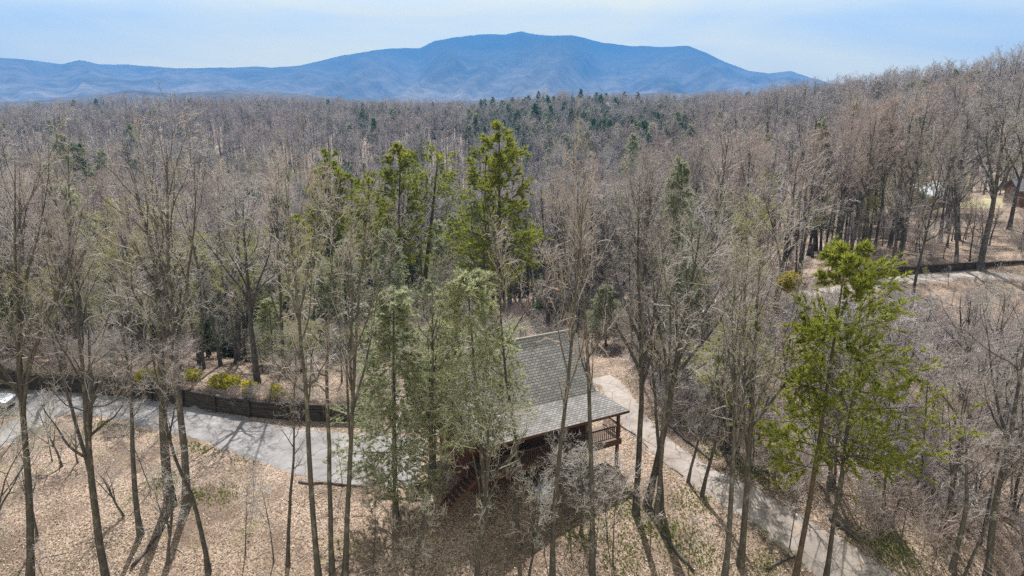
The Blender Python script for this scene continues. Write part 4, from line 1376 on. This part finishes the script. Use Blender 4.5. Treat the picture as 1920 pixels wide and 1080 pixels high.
idx = np.where((ever < .03 + .14 * (grn > .58) + .22 * greenridge + .08 * ((PX_ > 300) & (PX_ < 900) & (D < 260))) & (D > 60) & ~((PX_ > 1400) & (D < 230)), np.where(rng.random(n) < .5, 16, 17), idx)
idx = np.where((idx < 14) & (rng.random(n) < bud_share(PX_, wpy_all)) & (D < 330), rng.integers(18, 21, n), idx)
h = (11 + 10 * rng.random(n) ** .8) * np.where(idx >= 14, .9, 1) * np.where(idx >= 18, .75, 1) * (1 + .15 * (D > 300))
h = np.where(under, rng.uniform(4, 9.5, n), h)
h = np.array([cap_h(PX_[i], PYs[i], Y[i], Z[i], h[i]) for i in range(n)])
s = h / np.array(kh)[idx]
scl = np.stack([s * rng.uniform(.85, 1.2, n) * np.where(under, 1.25, 1)] * 2 + [s], -1)
rot = np.stack([rng.normal(0, .03, n), rng.normal(0, .03, n), rng.uniform(0, 6.28, n)], -1)
scatter_object('woods', kinds, np.c_[X, Y, Z], rot, scl, idx)
print('woods', n)

# ---- undergrowth: twiggy bushes and saplings nobody could count
def bush(seed, h=2.2, stems=9):
    r = np.random.default_rng(seed)
    P = np.zeros((1, 4, 3)); P[0, :, 2] = np.linspace(-.2, .15, 4)
    R = np.full((1, 4), .02)
    SP, SR, t = grow(r, P, R, stems, .3, 1, (10, 60), lambda t, L: np.full(len(t), h), 6, .08, .16, 1.0, .35)
    BP, BR, t = grow(r, SP, SR, 7, .2, 1, (25, 65), lambda t, L: L * .45 * (1.2 - t * .6), 4, .05, .16, .7, .5)
    TP, TR, t = grow(r, BP, BR, 5, .2, 1, (25, 65), lambda t, L: L * .5, 3, .03, .15, .7, .6)
    return join([tubes(SP, np.maximum(SR, .012), 4), tubes(BP, np.maximum(BR, .009), 3), tubes(TP, np.maximum(TR, .006), 3)])
bushes = []
for s_ in range(5):
    V, F = bush(40 + s_)
    bushes.append((mesh_np('bush', V, F, [[M['twig'], M['twig_red'], M['twig_pale'], M['twig'], M['twig_red']][s_]]),))
ux, uy = map(np.concatenate, zip(scatter(30, 85, 3.2), scatter(85, 150, 9), scatter(150, 260, 26)))
ok, upx, upy = zone(ux, uy)
bank = (upx > 1250) & (upy > 560)
keep = ok & (bank | (rng.random(len(ux)) < .5)) & ~((upx > 1480) & (upx < 1990) & (upy > 505) & (upy < 600))
ux, uy, upx, upy = ux[keep], uy[keep], upx[keep], upy[keep]
big = np.ones(len(ux))
wl = np.linspace(0, 1, 260)                             # brush hanging over the retaining walls
for ln_, cnt in ((wall_line, 75), (wall2_line, 50)):
    tt = rng.random(cnt) * (len(ln_) - 1.01); i0 = tt.astype(int)
    pp = ln_[i0] + (ln_[i0 + 1] - ln_[i0]) * (tt - i0)[:, None]
    dv = ln_[i0 + 1] - ln_[i0]; nv = np.c_[-dv[:, 1], dv[:, 0]] / np.linalg.norm(dv, axis=1)[:, None]
    pp = pp + nv * rng.uniform(.45, 1.0, cnt)[:, None]
    ux = np.r_[ux, pp[:, 0]]; uy = np.r_[uy, pp[:, 1]]; big = np.r_[big, np.full(cnt, .38)]
n = len(ux)
s = rng.uniform(.5, 1.4, n) * big
scatter_object('undergrowth', bushes, np.c_[ux, uy, ground_z(ux, uy)], np.stack([rng.normal(0, .12, n), rng.normal(0, .12, n), rng.uniform(0, 6.28, n)], -1), np.stack([s, s, s], -1), rng.integers(0, 5, n))
print('undergrowth', n)

# ---- fallen leaves and grass on the near slope
def flat_leaves():
    n = 120000
    x = rng.uniform(-34, 34, n); y = rng.uniform(27, 66, n)
    ok = (np.abs(x) < 6 + y * .8)
    ok &= (rng.random(n) < np.where(off_road(x, y, -.1), 1, .05 + .3 * ~off_road(x, y, -.2) * off_road(x, y, -.7)))
    ok &= rng.random(n) < np.clip((fbm(x / 3.2, y / 3.2, 51, 3) - .36) * 5, .08, 1)     # drifts
    x, y = x[ok], y[ok]
    n = len(x)
    c = np.c_[x, y, ground_z(x, y) + rng.uniform(.02, .09, n)]
    a = rng.normal(0, 1, (n, 3)); a[:, 2] *= .45; a /= np.linalg.norm(a, axis=1, keepdims=True)
    b = np.cross(a, rng.normal(0, .35, (n, 3)) + np.array([0, 0, 1])); b /= np.linalg.norm(b, axis=1, keepdims=True)
    L = (.025 + .05 * rng.random(n) ** 2)[:, None]
    V = np.stack([c - a * L, c + b * L * .6, c + a * L, c - b * L * .6], 1).reshape(-1, 3)
    m, t, bb = mat('dry_leaf')
    geo = node(t, 'ShaderNodeNewGeometry')
    t.links.new(ramp(t, geo.outputs['Random Per Island'], [(0, (.16, .105, .07)), (.4, (.33, .24, .165)), (.75, (.46, .37, .28)), (1, (.60, .52, .43))]), bb.inputs['Base Color'])
    bb.inputs['Roughness'].default_value = .6
    o = part('leaf_litter', mesh_np('leaf_litter', V, [np.arange(len(V)).reshape(-1, 4)], [m], False))
    o['kind'] = 'stuff'
flat_leaves()

def grass_tufts():
    spots = [(210, 792, 1.5, 60), (255, 795, 1.6, 60), (385, 832, 1.6, 70), (470, 852, 1.2, 25), (300, 905, 1.2, 25), (365, 930, 1.0, 25), (420, 930, 1.0, 20), (1115, 985, 1.6, 40), (1175, 950, 1.4, 40), (1220, 985, 1.6, 60),
             (1090, 1010, 1.4, 30), (1270, 1010, 1.6, 50), (1300, 940, 1.5, 45), (1440, 985, 1.0, 35), (1470, 1005, .9, 40), (1500, 1030, .9, 40), (1340, 905, .8, 20), (1400, 880, 1.2, 40), (1440, 900, 1.2, 40), (1330, 850, 1.2, 30), (1650, 1020, 1.5, 50), (1690, 1040, 1.3, 50), (1320, 1050, 1.6, 40), (1170, 1050, 1.5, 40), (1430, 1060, 1.0, 30), (1150, 720, 1.2, 30), (1165, 740, 1.0, 40)]
    ps = []
    for px, py, R, n_ in spots:
        p = at(px, py)
        if p is None: continue
        ps.append(p[:2] + rng.normal(0, R * .55, (n_ * 5, 2)))
    q = np.concatenate(ps)
    q = q[off_road(q[:, 0], q[:, 1], -.15)]
    pos = np.c_[q, ground_z(q[:, 0], q[:, 1])]
    V, F = tufts(rng, pos, np.tile([0, 0, 1.0], (len(pos), 1)), 6, .16, .035, .55)
    o = part('grass', mesh_np('grass', V, [F], [M['grass']]))
    o['kind'] = 'stuff'
grass_tufts()

def sticks():
    n = 1500
    x = rng.uniform(-34, 34, n); y = rng.uniform(27, 62, n)
    ok = off_road(x, y, .0); x, y = x[ok], y[ok]; n = len(x)
    a = rng.uniform(0, 6.28, n); L = .25 + 1.3 * rng.random(n) ** 3
    P = np.empty((n, 4, 3))
    for k in range(4):
        P[:, k, 0] = x + np.cos(a) * L * (k / 3 - .5) + rng.normal(0, .03, n); P[:, k, 1] = y + np.sin(a) * L * (k / 3 - .5) + rng.normal(0, .03, n)
    P[:, :, 2] = ground_z(P[:, :, 0], P[:, :, 1]) + .03
    R = (.008 + .022 * rng.random(n) ** 2)[:, None] * np.linspace(1, .5, 4)[None]
    V, F = tubes(P, R, 4)
    o = part('twig_litter', mesh_np('twig_litter', V, [F], [M['twig']]))
    o['kind'] = 'stuff'
sticks()

# ---- fallen logs
def log(a, b, d, label, seed, group=None):
    p, q = at(*a), at(*b)
    r = np.random.default_rng(seed)
    t = np.linspace(0, 1, 7)
    path = p + (q - p) * t[:, None]
    path[:, 2] = ground_z(path[:, 0], path[:, 1]) + d * .42
    path[:, :2] += r.normal(0, .05, (7, 2))
    o = thing('fallen_log', label, 'log', tuple(p), group)
    mb = MB().tube(path - p, d / 2 * (1 - .35 * t), 8)
    mb.build('trunk', M['bark'], o, True)
    P = (path - p)[None]; R = (d / 2 * (1 - .35 * t))[None]
    BP, BR, _ = grow(r, P, R, 5, .3, .95, (35, 70), lambda t, L: np.full(len(t), 1.1), 4, .02, .15, .35)
    V, F = tubes(BP, BR, 4)
    part('branch_stubs', mesh_np('stubs', V, [F], [M['bark']]), o)
log((1556, 975), (1612, 1018), .30, 'pale fallen log lying along the far edge of the driveway right of the big pine', 1)
log((560, 905), (690, 915), .16, 'thin fallen log across the leafy slope behind the three close trunks', 2)
log((1250, 795), (1330, 862), .20, 'fallen log along the far bank of the upper driveway', 3)
log((1240, 1000), (1300, 1075), .22, 'dark fallen log on the mossy slope below the cabin clump', 4)
log((250, 1065), (310, 990), .20, 'dark fallen log at the foot of the slim leaning tree on the left slope', 5)
log((700, 935), (800, 940), .14, 'dark fallen log beside the hemlock trunk below the parking pad', 6)
log((1150, 790), (1245, 850), .12, 'thin fallen pole across the driveway bank by the porch corner', 7)
log((1440, 1068), (1500, 1040), .13, 'pale broken branch on the slope beside the two leaning trees', 8)

# ------------------------------------------------------------------ mountains
RID = np.array([(-700, 130), (-400, 118), (-200, 112), (0, 108), (60, 112), (120, 120), (155, 112), (185, 120), (250, 122), (330, 128), (420, 127), (480, 124), (510, 128), (570, 122), (640, 105), (700, 95), (745, 90), (790, 90), (815, 77), (850, 71), (900, 65), (950, 64), (978, 59), (1010, 66), (1070, 66), (1090, 70), (1130, 80), (1180, 86), (1240, 88), (1285, 85), (1320, 98), (1360, 118), (1400, 132), (1440, 137), (1480, 133), (1520, 145), (1560, 156), (1650, 166), (1900, 172), (2400, 168)], float)
def wooded_hill_mat(name, a, b2, s, top=False):
    m, t, b = mat(name)
    f = noise(t, s, 7, 0.65)
    f2 = noise(t, s * 6, 5, 0.7)
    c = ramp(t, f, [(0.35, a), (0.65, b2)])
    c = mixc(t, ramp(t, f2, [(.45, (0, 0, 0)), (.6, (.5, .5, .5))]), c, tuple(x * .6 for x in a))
    if top:  # dark conifer summit; the paler slopes below also carry painted valley haze
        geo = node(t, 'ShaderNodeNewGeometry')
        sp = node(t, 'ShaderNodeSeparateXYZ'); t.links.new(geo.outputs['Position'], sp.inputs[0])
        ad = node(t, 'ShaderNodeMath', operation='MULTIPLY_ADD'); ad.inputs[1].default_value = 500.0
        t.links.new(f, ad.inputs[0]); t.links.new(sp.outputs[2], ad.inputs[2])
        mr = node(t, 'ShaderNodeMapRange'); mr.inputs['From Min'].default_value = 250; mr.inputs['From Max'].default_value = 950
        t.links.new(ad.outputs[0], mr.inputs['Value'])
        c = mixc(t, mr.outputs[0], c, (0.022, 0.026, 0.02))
    t.links.new(c, b.inputs['Base Color'])
    b.inputs['Roughness'].default_value = 1.0
    b.inputs['Specular IOR Level'].default_value = 0.0
    return m
def range_mesh(name, prof, r0, rc, r1, m, seed, rough, na=520, nr=150):
    px = np.linspace(-700, 2400, na)
    th = np.arctan2((px - 960) / FPX, math.cos(PITCH) + math.sin(PITCH) * (540 - 150) / FPX)
    py = np.interp(px, prof[:, 0], prof[:, 1]) + (fbm(px / 22, px * 0 + seed, seed, 4) - .5) * rough
    rr_ = ray(0, 0)[None] * 0 + np.stack([(px - 960) / FPX, np.full(na, _F[1]) - _U[1] * (py - 540) / FPX, np.full(na, _F[2]) - _U[2] * (py - 540) / FPX], -1)
    el = rr_[:, 2] / np.hypot(rr_[:, 0], rr_[:, 1])
    rad_ = np.r_[np.linspace(r0, rc, nr), np.linspace(rc, r1, 20)[1:]]
    A, B = np.meshgrid(th, rad_, indexing='ij')
    x, y = B * np.sin(A), B * np.cos(A)
    hc = (CAM_H + el * rc)[:, None]
    t = np.clip((B - r0) / (rc - r0), 0, 1)
    spur = fbm(A * 9 + 1.2 * fbm(x / 1500, y / 1500, seed + 9, 2), B / (rc * .55), seed + 3, 5)
    ridge = 1 - np.abs(2 * spur - 1)
    sh = t ** 1.35
    z = -100 + (hc + 100) * (sh + (ridge - .62) * 1.5 * t * (1 - t) ** .7)
    z = np.where(B > rc, hc - (B - rc) * .6, z)
    # nothing in front may stand above the crest seen from the valley
    z = np.minimum(z, CAM_H + el[:, None] * B * np.where(B < rc, .985, 1.0) - np.where(B < rc, 2.0 * (1 - t), 0))
    i = (np.arange(len(th) - 1)[:, None] * len(rad_) + np.arange(len(rad_) - 1)[None, :]).ravel()
    q = np.stack([i, i + 1, i + len(rad_) + 1, i + len(rad_)], -1)
    return structure(part(name, mesh_np(name, np.stack([x, y, z], -1).reshape(-1, 3), [q], [m])))
range_mesh('mountain', RID, 3600, 8200, 8700, wooded_hill_mat('wooded_mountain_painted_haze', (0.07, 0.064, 0.054), (0.36, 0.31, 0.26), 0.0014, True), 21, 3.0)  # pale tone: bare hardwoods, brightened further to paint haze into the colour
HIL = np.array([(-700, 190), (0, 190), (90, 187), (180, 176), (250, 168), (330, 176), (420, 168), (520, 172), (600, 180), (680, 188), (760, 196), (860, 190), (950, 186), (1080, 184), (1180, 176), (1260, 174), (1340, 180), (1420, 184), (1600, 190), (2400, 190)], float)
range_mesh('hills', HIL, 1900, 3300, 3900, wooded_hill_mat('wooded_hills', (0.07, 0.062, 0.05), (0.17, 0.145, 0.12), 0.004), 33, 3.5, 420, 60)

# ------------------------------------------------------------------ haze
hz = MB().box((-9000, -300, -160), (9000, 8750, 1050))
hm = bpy.data.materials.new('haze')
hm.use_nodes = True
ht = hm.node_tree
ht.nodes.clear()
ho = ht.nodes.new('ShaderNodeOutputMaterial')
hv = ht.nodes.new('ShaderNodeVolumePrincipled')
hv.inputs['Color'].default_value = (0.12, 0.40, 0.93, 1)
hv.inputs['Density'].default_value = 0.00016
hv.inputs['Anisotropy'].default_value = 0.0
ht.links.new(hv.outputs[0], ho.inputs['Volume'])
hob = hz.build('haze', hm)
hob['kind'] = 'stuff'
